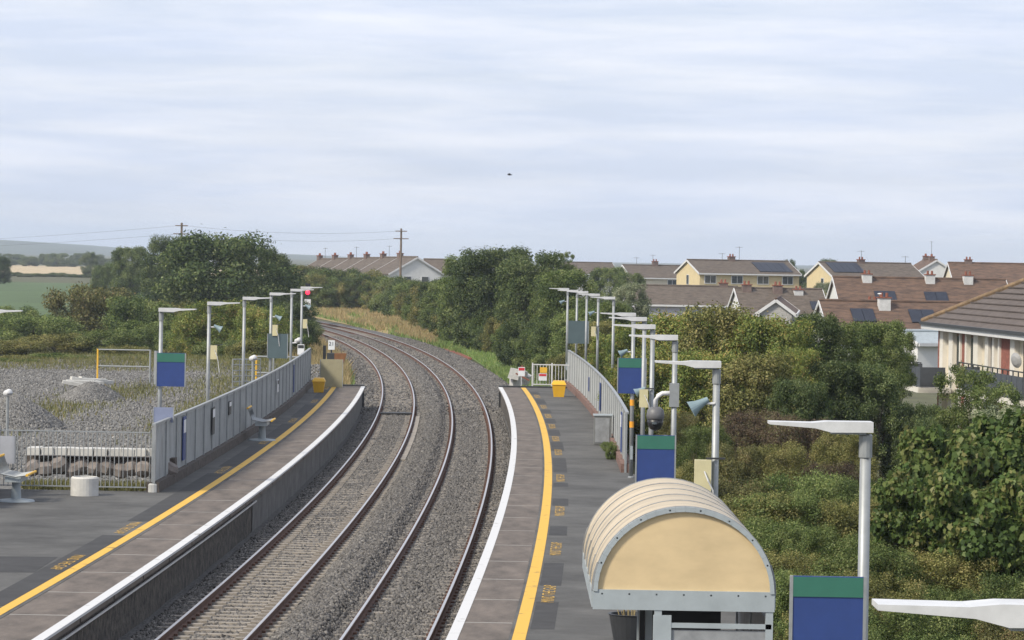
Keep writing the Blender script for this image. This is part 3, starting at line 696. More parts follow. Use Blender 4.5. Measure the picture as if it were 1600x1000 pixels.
MB().box((.36*RW, -.03, 2.08), (1.22*RW, .03, .06)).build('panel_trim', SHGREY, t)
MB().box((-.26*RW+.03, -.03, 1.1), (.22, .04, 2.2)).build('panel_trim', SHGREY, t)
MB().box((RW-.06, RL_/2, 1.1), (.04, RL_, 2.1)).build('back_wall', SHPAN, t)
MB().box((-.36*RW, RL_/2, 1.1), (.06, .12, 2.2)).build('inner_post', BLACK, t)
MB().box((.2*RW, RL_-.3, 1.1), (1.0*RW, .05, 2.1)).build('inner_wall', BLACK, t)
b = MB()
for i in range(1, 9): a = math.pi*i/9; b.box(((RW-.03)*math.cos(a), -.055, EZ+.2+.94*(RW-.03)*math.sin(a)), (.02, .02, .02))
for i in range(7): b.box((-RW*.9+RW*1.8*i/6, -.045, EZ+.17), (.02, .02, .02))
stuff(b.build('bolts', DARKM, t))

# ------------------------------------------------------------------ platform end furniture, signals
Xg, Yg = on(800, 606, PZ); X1, _ = on(880, 606, PZ)
t = thing('end_gate', 'white barred gate across the end of the shelter platform', 'gate', (bend(161)+.9, 161.2, PZ))
for z in (.12, 1.12): MB().box((.95, 0, z), (1.9, .05, .05)).build('rail', WHITE, t)
for i in range(12): MB().tube([(.08+.155*i, 0, .1), (.08+.155*i, 0, 1.12)], .014, 6).build('bar', WHITE, t)
for x in (0, .98, 1.9): MB().box((x, 0, .6), (.07, .07, 1.2)).build('post', WHITE, t)
notice('warning_sign', 'yellow warning sign above the red one on the end gate', 'sign', bend(161)+1.45, 161.1, PZ+.85, .36, .28, YELP, 0)
notice('warning_sign', 'red and white prohibition sign on the end gate', 'sign', bend(161)+1.42, 161.1, PZ+.5, .42, .36, SIGNW, 0, REDP)
t = notice('warning_sign', 'white and red sign on a thin post by the concrete blocks', 'sign', bend(161)+.35, 161.1, PZ+.75, .34, .46, SIGNW, 0, REDP); MB().tube([(0, .03, -.2), (0, .03, -.8)], .02).build('post', WHITE, t)
for i, (u, v, s_) in enumerate(((803, 583, .55), (806, 592, .6), (815, 585, .5), (822, 592, .5))):
    x, z = at(u, v, 166); o = MB().quadbox([(-.5*s_, -.4*s_, -.5*s_), (.5*s_, -.4*s_, -.5*s_), (.5*s_, .4*s_, -.5*s_), (-.5*s_, .4*s_, -.5*s_), (-.42*s_, -.35*s_, .5*s_), (.45*s_, -.35*s_, .45*s_), (.4*s_, .3*s_, .5*s_), (-.4*s_, .3*s_, .5*s_)]).build('concrete_block', CONC); o.location = (x, 165+i*.4, max(z, GZ+.3*s_)); o.rotation_euler = (.15*i, .2*(-1)**i, .4*i)
    tag(o, 'pale broken concrete block dumped past the shelter platform end', 'block', 'concrete blocks past the platform end')
b = MB(); b.beam((-.4, 0, .2), (.3, 0, -.15), .1, .08); b.beam((-.1, .1, .6), (.05, .1, .1), .12, .1); o = b.build('rusty_scrap', TERRA); x, z = at(818, 590, 163.5); o.location = (x, 163.8, z); tag(o, 'rusty brown scrap iron lying on the concrete blocks', 'scrap')
for i in range(3):
    (xa, Ya), (xb, Yb) = on(689+5*i, 543+1*i, -.25), on(728+4*i, 563-1*i, -.25); o = MB().beam((xa, Ya, -.22), (xb, Yb, -.22), .10, .14).build('spare_rail', TERRA); tag(o, 'red rusty spare rail lying on the ballast shoulder', 'rail', 'spare rails beside the track')
X, Y = on(483, 503, -.2)
t = thing('railway_signal', 'railway signal showing red at the bend of the line', 'signal', (X-.2, Y, GZ))
hs = at(483, 457, Y)[1]-GZ
MB().tube([(0, 0, 0), (0, 0, hs+.3)], .07).build('post', DARKM, t); MB().box((0, -.1, hs+.35), (.55, .12, 1.3)).build('backboard', BLACK, t)
rm = bpy.data.materials.new('red_light'); rm.use_nodes = True; rm.node_tree.nodes['Principled BSDF'].inputs['Base Color'].default_value = (.8, .02, .04, 1); rm.node_tree.nodes['Principled BSDF'].inputs['Emission Color'].default_value = (1, .03, .08, 1); rm.node_tree.nodes['Principled BSDF'].inputs['Emission Strength'].default_value = 1.5
o = MB().lathe([(.26, 0), (.22, .1), (.06, .16)], 16).build('red_lamp', rm, t); o.location = (0, -.18, hs); o.rotation_euler = (math.pi/2, 0, 0)
MB().box((0, -.12, hs-1.1), (.7, .04, .7)).build('number_plate', SIGNW, t)
X, Y = on(512, 604, .2); Y = 176; x, z = at(518, 539, Y)
t = thing('milepost', 'white mile plate reading 21 on a short post by the line', 'sign', (x, Y, GZ)); MB().tube([(0, 0, 0), (0, 0, z-GZ)], .05).build('post', DARKM, t); MB().box((0, -.06, z-GZ), (.36, .03, .52)).build('plate', SIGNW, t)
c = bpy.data.curves.new('digits', 'FONT'); c.body = '21'; c.size = .3; c.align_x = 'CENTER'; c.align_y = 'CENTER'; c.extrude = .004
tmp = bpy.data.objects.new('tmp', c); COL.objects.link(tmp); bpy.context.view_layer.update()
me = bpy.data.meshes.new_from_object(tmp.evaluated_get(bpy.context.evaluated_depsgraph_get())); bpy.data.objects.remove(tmp); me.materials.append(BLACK)
o = link('digits', me, t); o.location = (0, -.085, z-GZ+.06); o.rotation_euler = (math.pi/2, 0, 0)
x, z = at(517, 556, 172)
t = thing('lineside_box', 'dark lineside equipment box with brown hood past the platform end', 'cabinet', (x, 172, GZ)); MB().box((0, 0, (z-GZ)/2), (.4, .4, z-GZ+.3)).build('cabinet', DARKM, t); MB().quadbox([(.2, -.2, z-GZ-.35), (.7, -.2, z-GZ-.35), (.7, .2, z-GZ-.35), (.2, .2, z-GZ-.35), (.2, -.2, z-GZ+.15), (.85, -.2, z-GZ+.15), (.85, .2, z-GZ+.15), (.2, .2, z-GZ+.15)]).build('hood', BROWNF, t); MB().box((-.35, 0, (z-GZ)/2+.2), (.16, .16, z-GZ+.7)).build('stub_post', BLACK, t)

# ------------------------------------------------------------------ houses
def house(name, label, x, y, z0, L, D, eave, rise, rz, wall, roof, wins=(), chim=(), solar=(), hip=False, gwin=(), aerial=(), low=None, group=None):
    t = thing(name, label, 'house', (x, y, z0), rz, group)
    if hip:
        MB().box((0, 0, eave/2), (L, D, eave)).build('wall', wall, t)
    else:
        MB().prism([(-L/2, -D/2, 0), (-L/2, D/2, 0), (-L/2, D/2, eave), (-L/2, 0, eave+rise), (-L/2, -D/2, eave)], (L, 0, 0)).build('wall', wall, t)
    ov = .35; rx = L/2+.25; k = rise/(D/2); e2 = D/2+ov; hz = eave-ov*k; th = .14
    rl = L/2-D*.45 if hip else rx
    R = MB()
    if hip:
        R.v = [(-rx, -e2, hz+.1), (rx, -e2, hz+.1), (rx, e2, hz+.1), (-rx, e2, hz+.1), (-rl, 0, eave+rise+.12), (rl, 0, eave+rise+.12)]
        R.f = [(0, 1, 5, 4), (1, 2, 5), (2, 3, 4, 5), (3, 0, 4), (3, 2, 1, 0)]
    else:
        for s_ in (-1, 1):
            P = [(-rx, s_*e2, hz), (rx, s_*e2, hz), (rx, 0, eave+rise), (-rx, 0, eave+rise)]
            R.quadbox([P[0], P[1], P[2], P[3], *[(p[0], p[1], p[2]+th) for p in P]])
    rf = R.build('roof', roof, t)
    MB().tube([(-rl, 0, eave+rise+.15), (rl, 0, eave+rise+.15)], .13, 8).build('ridge_tiles', roof, rf)
    if not hip:
        for sx in (-1, 1):
            b = MB()
            for s_ in (-1, 1): b.beam((sx*(rx+.02), s_*e2, hz+.02), (sx*(rx+.02), 0, eave+rise+.02), .06, .26)
            b.build('barge_board', WHITE, rf)
    MB().box((0, -e2-.06, hz+.02), (2*rx-.1, .14, .2)).build('gutter', WHITE, rf)
    for wx, wz, ww, wh in wins:
        f = MB().box((wx, -D/2-.02, wz), (ww+.16, .1, wh+.16)).build('window', WHITE, t)
        m2 = MB()
        for s_ in (-1, 1): m2.box((wx+s_*ww*.255, -D/2-.06, wz), (ww*.46, .06, wh*.94))
        m2.build('pane', GLASS, f)
    for wy, wz, ww, wh in gwin:
        f = MB().box((-L/2-.02, wy, wz), (.1, ww+.14, wh+.14)).build('window', WHITE, t); MB().box((-L/2-.06, wy, wz), (.06, ww, wh)).build('pane', GLASS, f)
    for cx, cy, ch, cm in chim:
        zc = eave+rise-abs(cy)*k; c_ = MB().box((cx, cy, zc+ch/2-.6), (.95, .75, ch+1.2)).build('chimney', cm, rf)
        m2 = MB().box((cx, cy, zc+ch+.04), (1.1, .9, .1))
        for s_ in (-1, 1): m2.lathe([(.13, 0), (.11, .35)], 8, (cx+s_*.22, cy, zc+ch+.09))
        m2.build('chimney_pots', TERRA, c_) if False else stuff(m2.build('chimney_pots', TERRA, t))
    for sx0, sx1, f0, f1 in solar:
        n_ = max(1, int(round((sx1-sx0)/1.05)))
        for i in range(n_):
            a0 = sx0+(sx1-sx0)*i/n_+.015; a1 = sx0+(sx1-sx0)*(i+1)/n_-.015
            def rp_(px, f_): yy = -e2*(1-f_); return (px, yy, hz+(eave+rise-hz)*f_+th)
            P = [rp_(a0, f0), rp_(a1, f0), rp_(a1, f1), rp_(a0, f1)]
            MB().quadbox([(p[0], p[1]-.03, p[2]+.03) for p in P]+[(p[0], p[1]-.06, p[2]+.09) for p in P]).build('solar_panel', SOLAR, rf)
    for ax, ah in aerial:
        m2 = MB().tube([(ax, 0, eave+rise), (ax, 0, eave+rise+ah)], .03, 5)
        for q in range(5): m2.tube([(ax-.5+.22*q, -.25, eave+rise+ah-.1), (ax-.5+.22*q, .25, eave+rise+ah-.1)], .018, 4)
        m2.tube([(ax-.6, 0, eave+rise+ah-.1), (ax+.5, 0, eave+rise+ah-.1)], .02, 4); m2.build('aerial', DARKM, t)
    return t
def hpos(u, v, Y): x, z = at(u, v, Y); return x, Y, z
GB = mat('chimney_render', (.55, .55, .54), .9, .15, 2); BC = mat('chimney_brick', (.16, .115, .10), .9, .25, 3)
def place(name, label, uL, uR, vridge, Y, rot, D, eave, rise, wall, roof, **kw):
    xl, zl = at(uL, vridge, Y); xr, zr = at(uR, vridge, Y); Lg = (xr-xl)/math.cos(rot); ztop = (zl+zr)/2
    return house(name, label, (xl+xr)/2, Y, ztop-eave-rise-.2, Lg, D, eave, rise, rot, wall, roof, **kw)
W4 = [(-6.2, 4.3, 1.7, 1.1), (-2.0, 4.3, 1.7, 1.1), (2.1, 4.3, 1.7, 1.1), (6.0, 4.3, 1.6, 1.1)]
place('terraced_house', 'cream house with brown roof and a wide dark solar array', 1074, 1232, 406.5, 470, .33, 9, 5.2, 1.75, CREAM, ROOF, wins=W4, gwin=[(0, 4.2, .8, 1.3)], chim=[(-1, .1, .7, BC)], solar=[(1.8, 7.0, .15, .85)], aerial=[(.2, 2.2), (-2.5, 1.2)])
place('terraced_house', 'cream house with a solar array reaching its gable edge', 1279, 1424, 410, 460, .33, 9, 5.2, 1.85, CREAM, ROOF, gwin=[(-1, 4.2, .8, 1.3)], wins=[(0, 4.2, 1.6, 1.1), (4, 4.2, 1.6, 1.1)], chim=[(-.6, .1, .6, BC)], solar=[(-6.4, -1.5, .28, .95)], aerial=[(-.6, 1.9), (6.4, 1.2)])
place('terraced_house', 'brown roofed house with a white gable edge left of the cream houses', 974, 1066, 414, 560, .3, 9, 5.2, 2.0, CREAM2, ROOF, wins=[(2, 4.3, 1.6, 1.1), (4.2, 4.3, 1.2, 1.1)], chim=[(.4, 0, .8, BC)], aerial=[(0, 2), (-3, 1.5)])
place('terraced_house', 'brown roof half hidden behind the tall dark tree', 868, 955, 409.5, 610, .25, 9, 5.2, 2.0, WREND, ROOF, wins=[(3, 4.2, 1.5, 1.1)])
place('bungalow', 'long plain brown roof in front of the cream house', 985, 1150, 446, 360, .10, 8.5, 2.6, 1.9, mat('lilac_render', (.5, .48, .54), .9, .08), ROOF, wins=[(-5, 1.6, 1.2, 1.1)], chim=[(4.6, .2, .6, BC)])
place('bungalow', 'brown roof with stub chimneys between the cream house and the long roofs', 1150, 1282, 450, 340, .12, 8.5, 2.6, 2.5, WREND, ROOF, chim=[(-3.5, -.4, .7, BC), (-.2, -.6, .8, BC), (2.0, -.8, .5, GB)], solar=[(2.9, 4.4, .2, .5)])
place('garage', 'small white gabled outhouse with red tiled verge among the treetops', 1196, 1236, 464, 290, math.pi/2-.1, 2.8, 2.6, 1.0, mat('pebble_dash', (.38, .37, .36), .95, .3, 8), ROOFR)
x, z = at(1453, 405, 500); house('terraced_house', 'white gable house with white barge boards between two brown roofs', x, 500, z-8.2, 9, 9, 5.3, 2.7, math.pi/2+.1, WREND, ROOFR, chim=[(-2, .2, .7, BC), (2.5, .1, .7, BC)], aerial=[(-1, 3)])
place('terraced_house', 'house with plain reddish brown roof behind the grey tiled apartment', 1483, 1640, 411, 430, .05, 9, 5.2, 2.7, CREAM2, ROOFR, chim=[(-4.2, .1, .6, BC)])
place('terraced_house', 'mossy brown roofed house with two white chimneys and two solar arrays', 1303, 1570, 434, 330, .10, 9, 5.2, 3.3, WREND, ROOFR, chim=[(-5.6, -.4, .75, GB), (1.0, -.4, .8, GB), (5.0, -.4, .8, GB)], solar=[(-5.2, -3.0, .2, .6), (.0, 2.4, .2, .6)])
place('terraced_house', 'lower brown roofed house with central white chimney and two solar arrays', 1283, 1510, 470, 262, .10, 8.5, 5.2, 2.5, WREND, ROOFR, chim=[(-1.0, -.9, .95, GB), (-1.6, .9, .6, GB)], solar=[(-3.9, -2.0, .38, .75), (.9, 3.0, .38, .75)], wins=[(3.3, 4.2, 1.3, 1.2), (-3.5, 4.1, 1.2, 1.0)])
x, z = at(1444, 530, 215); house('lean_to', 'small pale roofed extension below the lower brown roofed house', x, 215, z-2.2, 3.2, 3, 2.0, .6, .5, WREND, SHGREY)
# white terrace beyond the hedge
xr_, zr_ = at(652, 401, 500); ra = math.pi/2+.42
for i in range(6):
    q = 3.6+7.2*i
    house('terraced_house', ('white gabled end house of the terrace beyond the hedge' if i == 0 else 'brown roofed house in the terrace row beyond the hedge'), xr_+q*math.cos(ra), 500+q*math.sin(ra), zr_-7.6-.12*i, 7.0, 9, 4.9, 2.5, ra, WREND, ROOF, chim=[(3.3, .1, .7, BC)], gwin=[(-1.4, 4.0, 1.1, .9), (1.6, 4.0, 1.2, .9)] if i == 0 else (), aerial=[(1, 2.0)] if i % 2 else (), group=None if i == 0 else 'terrace houses beyond the hedge')
place('terraced_house', 'brown roofed house set across behind the white end gable', 664, 702, 404.5, 545, -.05, 8, 5, 2.4, WREND, ROOF)

# ------------------------------------------------------------------ apartment block at the edge of the scrub
pa = Vector((*on(1441, 500, 4.62), 0)); pb = Vector((*on(1604, 517, 4.62), 0)); d = (pb-pa); Lf = d.length+9; ang = math.atan2(d.y, d.x)
t = thing('apartment_block', 'cream and brick apartment block with grey tiled roof and dark balconies', 'building', (pa.x, pa.y, -1.0), ang); E = 5.5      # local x along facade to camera, local -y ... +y side away
# facade faces local -y?  choose the side that looks to the railway
sgn = 1.0                                                # +1: interior towards +y local (away from the railway)
MB().box((Lf/2+.55, sgn*4.6, E/2), (Lf-1.1, 8.0, E)).build('wall', CREAM2, t)
R = MB(); R.v = [(0, -.05, E), (Lf, -.05, E), (Lf, sgn*9.2, E), (0, sgn*9.2, E), (4.6, sgn*4.6, E+2.35), (Lf-4.6, sgn*4.6, E+2.35)]
R.f = [(0, 1, 5, 4), (1, 2, 5), (2, 3, 4, 5), (3, 0, 4), (3, 2, 1, 0)]; rf = R.build('roof', ROOFG, t)
for k_ in range(1, 9):
    f_ = k_/9; q = 4.6*f_; MB().beam((q, q*sgn-.05, E+2.35*f_+.03), (Lf-q, q*sgn-.05, E+2.35*f_+.03), .10, .05).build('tile_course', ROOFG, rf)
MB().tube([(0, 0, E+.08), (4.6, 4.6*sgn, E+2.42)], .14, 8).build('hip_tiles', HIPT, rf)
MB().box((Lf/2, -.08, E-.02), (Lf, .16, .14)).build('gutter', DARKM, rf); MB().box((Lf/2, .02, E-.2), (Lf, .16, .22)).build('fascia', WHITE, rf); MB().box((-.02, 4.5*sgn, E-.14), (.14, 9.0, .24)).build('fascia', WHITE, rf)
def ux(u):                                                # facade position for a picture column
    lo, hi = 0.0, Lf
    for _ in range(40):
        m_ = (lo+hi)/2; p = pa+d.normalized()*m_
        if 800+F*p.x/p.y < u-2: lo = m_
        else: hi = m_
    return lo
def fac(name, u0, u1, z0, z1, y0, y1, m, par=None):
    a, c_ = ux(u0), ux(u1); return MB().box(((a+c_)/2, (y0+y1)/2*sgn, (z0+z1)/2), (c_-a, abs(y1-y0), z1-z0)).build(name, m, par or t)
WP = mat('white_pilaster', (.66, .63, .56), .8, .07, 2)
for u0, u1, kind in ((1456, 1461, 'b'), (1461, 1466, 'p'), (1475, 1481, 'p'), (1491, 1493, 'p'), (1493, 1500, 'b'), (1500, 1502.5, 'p'), (1510, 1513, 'b'), (1513, 1520, 'p'), (1531, 1536, 'p'), (1542, 1545, 'p'), (1551, 1553.5, 'p'), (1553.5, 1570, 'b'), (1570, 1577, 'p'), (1594, 1603, 'p')):
    fac('brick_panel' if kind == 'b' else 'pilaster', u0, u1, 0, E-.32,   .45 if kind == 'b' else .36, .62, BRICK if kind == 'b' else WP)
for u0, u1 in ((1473, 1475), (1483, 1490), (1505, 1510), (1527, 1531), (1536, 1541), (1549, 1551), (1586, 1593)):
    for z0 in (.4, 3.0):
        w = fac('window', u0, u1, z0, z0+2.1, .5, .62, BROWNF); a, c_ = ux(u0), ux(u1); MB().box(((a+c_)/2, .49*sgn, z0+1.05), ((c_-a)*.72, .03, 1.85)).build('pane', GLASS, w)
def balcony(u0, u1, proj, z0):
    a, c_ = ux(u0), ux(u1)
    s_ = MB().box(((a+c_)/2, -proj/2*sgn+.1, z0-.12), (c_-a, proj+.4, .24)).build('balcony_slab', WP, t)
    n_ = max(2, int((c_-a)/.95))
    for i in range(n_):
        xx = a+(c_-a)*(i+.5)/n_; MB().box((xx, -proj*sgn, z0+.52), ((c_-a)/n_-.07, .04, .95)).build('balcony_panel', BALC, s_)
        MB().box((a+(c_-a)*i/n_, -proj*sgn+.04, z0+.6), (.05, .05, 1.2)).build('baluster', DARKM, s_)
    for xx in (a, c_):
        MB().box((xx, -proj/2*sgn, z0+.52), (.04, proj, .95)).build('balcony_panel', BALC, s_)
    MB().beam((a, -proj*sgn, z0+1.2), (c_, -proj*sgn, z0+1.2), .06, .05).build('handrail', DARKM, s_)
balcony(1536, 1640, 1.0, 2.75); balcony(1446, 1482, 1.2, 2.45)
o = MB().lathe([(.02, .06), (.2, .03), (.34, -.06), (.33, -.08)], 18).build('satellite_dish', mat('dish', (.3, .3, .3), .5, .1), t); o.location = (ux(1598), -.2, E-1.2); o.rotation_euler = (math.radians(100), 0, .5)

# ------------------------------------------------------------------ utility poles and wires
def upole(u, vt, Y, label):
    x, z = at(u, vt, Y); t = thing('utility_pole', label, 'utility pole', (x, Y, GZ)); h = z-GZ
    MB().tube([(0, 0, 0), (0, 0, h)], [.2, .14], 8).build('pole', WOOD, t)
    for k_, w in ((.4, 1.7), (1.5, 2.2)): MB().box((0, -.15, h-k_), (w, .12, .14)).build('crossarm', WOOD, t)
    return Vector((x, Y, z))
A_ = upole(284, 348, 430, 'wooden power pole rising behind the dark pine like tree'); B_ = upole(627, 357, 470, 'wooden power pole in front of the white gable terrace')
x, z = at(-300, 378, 600); C_ = Vector((x, 600, z)); x, z = at(985, 402, 560); D_ = Vector((x, 560, z))
def wire(p, q, dz, lab):
    m_ = MB(); m_.tube([p.lerp(q, i/16)+Vector((0, 0, -dz-2.0*4*(i/16)*(1-i/16)*.35)) for i in range(17)], .012, 4); tag(m_.build('power_line', DARKM), lab, 'wire', 'power lines')
for dz in (.35, 1.45): wire(A_, B_, dz, 'thin power line strung between the two wooden poles'); wire(C_, A_, dz, 'thin power line running over the field to the wooden pole')

# ------------------------------------------------------------------ vegetation
LM = {
 'dark': leaf_mat('leaf_dark', [(.022, .038, .012), (.045, .068, .020), (.08, .105, .030), (.13, .15, .055)]),
 'mid': leaf_mat('leaf_mid', [(.030, .050, .013), (.072, .105, .024), (.120, .152, .038), (.18, .195, .065)]),
 'olive': leaf_mat('leaf_olive', [(.045, .052, .014), (.105, .110, .027), (.165, .155, .044), (.23, .19, .065)]),
 'yellow': leaf_mat('leaf_yellow', [(.05, .08, .014), (.115, .15, .027), (.185, .20, .038), (.27, .19, .05)]),
 'brown': leaf_mat('leaf_brown', [(.045, .05, .018), (.09, .092, .03), (.135, .13, .042), (.16, .11, .045)]),
 'grey': leaf_mat('leaf_greygreen', [(.06, .08, .04), (.12, .145, .075), (.19, .21, .12), (.30, .30, .19)]),
 'purple': leaf_mat('leaf_purple', [(.035, .026, .018), (.075, .05, .033), (.10, .075, .04), (.10, .11, .04)]),
 'haze': leaf_mat('leaf_far', [(.05, .07, .026), (.08, .10, .04), (.11, .13, .055), (.14, .15, .07)]),
 'syc': leaf_mat('leaf_sycamore', [(.022, .042, .009), (.05, .085, .017), (.085, .12, .024), (.14, .135, .04)], .35),
 'dry': leaf_mat('dry_grass', [(.16, .13, .06), (.26, .19, .08), (.32, .235, .11), (.20, .19, .07)], .3),
 'grass': leaf_mat('green_grass', [(.07, .12, .02), (.11, .17, .035), (.16, .21, .06), (.28, .25, .10)], .3),
}
def crown(name, seed, aspect, ncl, nleaf, leaf, rmin=.16, rmax=.32, dome=.4, maple=False):
    g = np.random.default_rng(seed)
    z = g.uniform(.06, .86, ncl); R = np.where(z > dome, np.sqrt(np.clip(1-((z-dome)/(1.02-dome))**2, 0, 1)), .80+.2*z/dome)
    r = R*g.random(ncl)**.38*.9; a = g.uniform(0, 2*np.pi, ncl)
    C = np.c_[r*np.cos(a), r*np.sin(a), z*aspect]; cr = g.uniform(rmin, rmax, ncl)
    w = cr**2; idx = g.choice(ncl, nleaf, p=w/w.sum()); ct = g.normal(0, .16, ncl)
    dv = g.normal(size=(nleaf, 3)); dv /= np.linalg.norm(dv, axis=1, keepdims=True)
    P = C[idx]+dv*(cr[idx]*(.35+.75*g.random(nleaf)**.6))[:, None]*np.array([1, 1, .8])
    P += g.normal(0, .03, P.shape)
    stray = g.random(nleaf) < .04; P[stray] += g.normal(0, .05, (stray.sum(), 3))
    P[:, 2] = np.abs(P[:, 2]); P[:, 2] *= aspect/np.percentile(P[:, 2], 99.6); P[:, :2] *= 1.0/np.percentile(np.hypot(P[:, 0], P[:, 1]), 96)
    nrm = dv*.7+g.normal(0, .55, (nleaf, 3))+np.array([0, 0, .45]); nrm /= np.linalg.norm(nrm, axis=1, keepdims=True)
    t_ = np.cross(nrm, g.normal(size=(nleaf, 3))); t_ /= np.linalg.norm(t_, axis=1, keepdims=True); b_ = np.cross(nrm, t_)
    s_ = (leaf*(.55+.9*g.random(nleaf)))[:, None]
    tint = np.clip(g.normal(.42, .26, nleaf)+ct[idx], 0, 1)
    if maple:
        ang = np.radians([-90, -50, -20, 5, 35, 62, 90, 118, 145, 175, 200, 230]); rad = np.array([.35, .45, .78, .6, .95, .66, 1.05, .66, .95, .6, .78, .45]); k_ = 12
        V = P[:, None]+s_[:, None]*.62*(np.cos(ang)[None, :, None]*b_[:, None]+np.sin(ang)[None, :, None]*t_[:, None])*rad[None, :, None]-nrm[:, None]*s_[:, None]*(np.array(rad)[None, :, None]**2)*.12
        return numpy_mesh(name, V.reshape(-1, 3), np.arange(nleaf*k_).reshape(-1, k_), None, np.repeat(tint, k_))
    fold = nrm*s_*.14
    V = np.stack([P-t_*s_*.55, P+b_*s_*.3+fold, P+t_*s_*.55, P-b_*s_*.3+fold], 1).reshape(-1, 3)
    return numpy_mesh(name, V, np.arange(nleaf*4).reshape(-1, 4), None, np.repeat(tint, 4))
def stems(name, seed, aspect, nl, thick=.05, low=.0):
    g = random.Random(seed); b = MB()
    if low > 0: b.tube([(0, 0, -.1), (.02, 0, low*aspect*.5), (.0, .02, low*aspect)], [thick*1.5, thick*1.1, thick], 8)
    for i in range(nl):
        a = 2*math.pi*i/nl+g.uniform(-.4, .4); r = g.uniform(.35, .75); h = g.uniform(.45, .82)*aspect
        p0 = Vector((0, 0, low*aspect*.8)) if low else Vector((.12*math.cos(a), .12*math.sin(a), -.05))
        p1 = Vector((r*.4*math.cos(a), r*.4*math.sin(a), (p0.z+h)*.5)); p2 = Vector((r*math.cos(a+.2), r*math.sin(a+.2), h))
        b.tube([p0, p1, p2], [thick*.7, thick*.45, thick*.12], 6)
        q = p1.lerp(p2, .5); b.tube([p1, q+Vector((g.uniform(-.2, .2), g.uniform(-.2, .2), .15*aspect))], [thick*.35, thick*.08], 5)
    return b.mesh(name, BARK, True)
CROWNS = {}; STEMS = {}
for k_, (asp, ncl, nl, lf, low) in {'bush0': (.95, 70, 24000, .045, 0), 'bush1': (.95, 60, 24000, .045, 0), 'bushm0': (1.6, 100, 34000, .045, 0), 'bushm1': (1.6, 90, 34000, .045, 0), 'busht0': (2.7, 150, 46000, .048, .05), 'busht1': (2.7, 160, 46000, .048, .05), 'finem0': (1.6, 170, 60000, .030, 0), 'finem1': (1.6, 160, 60000, .030, 0), 'finet0': (2.7, 230, 80000, .032, 0), 'finet1': (2.7, 220, 80000, .032, 0), 'fine0': (.85, 110, 42000, .030, 0), 'fine1': (.85, 120, 42000, .030, 0), 'tree0': (1.5, 75, 30000, .045, .14), 'tree1': (1.5, 65, 30000, .045, .14), 'tall0': (2.2, 80, 28000, .05, .12), 'open0': (1.7, 70, 15000, .05, .15)}.items():
    h_ = abs(hash(k_)) % 1000 if False else sum(map(ord, k_))
    CROWNS[k_] = (crown('crown_'+k_, h_, asp, ncl, nl, lf, *((.09, .19) if 'open' in k_ or 'fine' in k_ else (.11, .25))), asp); STEMS[k_] = stems('stems_'+k_, h_+1, asp, 7, .045 if low else .03, low)
CROWNS['syc'] = (crown('crown_syc', 77, 1.25, 60, 11000, .085, .10, .24, .4, True), 1.25); STEMS['syc'] = stems('stems_syc', 78, 1.25, 7, .04, .1)
nplant = [0]; TONE = {'olive': 'olive', 'mid': 'green', 'brown': 'brownish', 'dark': 'dark green', 'purple': 'purple brown', 'haze': 'hazy'}
def plant(kind, m, u, vtop, Y, wpx, label, cat='tree', z0=GZ, group=None, depth=1.0, name=None):
    x, z = at(u, vtop, Y); hw = wpx*Y/F/2; h = max(.5, z-z0); nplant[0] += 1
    want = h/hw
    if kind[:-1] in ('bush', 'fine', 'tree'):
        fam = 'bush' if kind[:-1] == 'tree' and want > 1.9 else kind[:-1]; i_ = kind[-1]
        opts = [k for k in (fam+i_, fam+'m'+i_, fam+'t'+i_) if k in CROWNS]; kind = min(opts, key=lambda k: abs(math.log(CROWNS[k][1]/want)))
    me, asp = CROWNS[kind]
    lift = max(0.0, h-asp*1.3*hw); full = h; h = h-lift
    t = thing(name or ('tree' if cat == 'tree' else 'bush'), label, cat, (x, Y, z0), (nplant[0]*2.399) % 6.283, group)
    sc = (hw, hw*depth, h/asp*.97)
    c_ = link('crown' if cat == 'tree' else 'foliage', me, t); c_.scale = sc; c_.location = (0, 0, lift)
    if not len(me.materials): me.materials.append(LM['mid'])
    c_.material_slots[0].link = 'OBJECT'; c_.material_slots[0].material = LM[m]
    s_ = link('trunk' if cat == 'tree' else 'stems', STEMS[kind], t); s_.scale = (sc[0], sc[1], full/asp*.97)
    return t
for me, _ in CROWNS.values(): me.materials.append(LM['mid'])
T_ = 'tree'
# beyond the compound
plant('tree0', 'dark', 345, 363, 330, 215, 'large dense dark green tree beyond the compound')
plant('tree1', 'dark', 415, 385, 345, 90, 'dark tree joined to the flank of the large dense tree')
plant('tree1', 'dark', 265, 367, 430, 84, 'dark rounded tree with the power pole behind the compound')
plant('tree0', 'mid', 203, 384, 520, 60, 'mid green tree beside the dark rounded tree')
plant('tall0', 'haze', 139, 393, 900, 30, 'single pale far tree standing above the hedge line')
plant('bush0', 'dark', 2, 400, 700, 32, 'dark far tree at the stubble field edge')
for i in range(16): plant('tree%d' % (i % 2), 'haze', -60+17*i+random.uniform(-4, 4), 398+random.uniform(-3, 9)-(i == 3)*5, 1550+random.uniform(-120, 120), 30+random.uniform(0, 14), 'hazy tree in the far belt beyond the stubble field', T_, group='far tree belt')
for i in range(17): plant('bush%d' % (i % 2), 'haze' if i % 3 else 'dark', -30+17*i, 427+random.uniform(-4, 3)+.25*i, 900+random.uniform(-15, 15), 30, 'bush in the hedge along the far side of the green field', 'bush', group='field hedge')
for i in range(9): plant('bush%d' % (i % 2), 'mid', 165+14*i, 412+random.uniform(-4, 5), 600, 46, 'rough bush in the thicket below the pale trees', 'bush', group='thicket by the field corner')
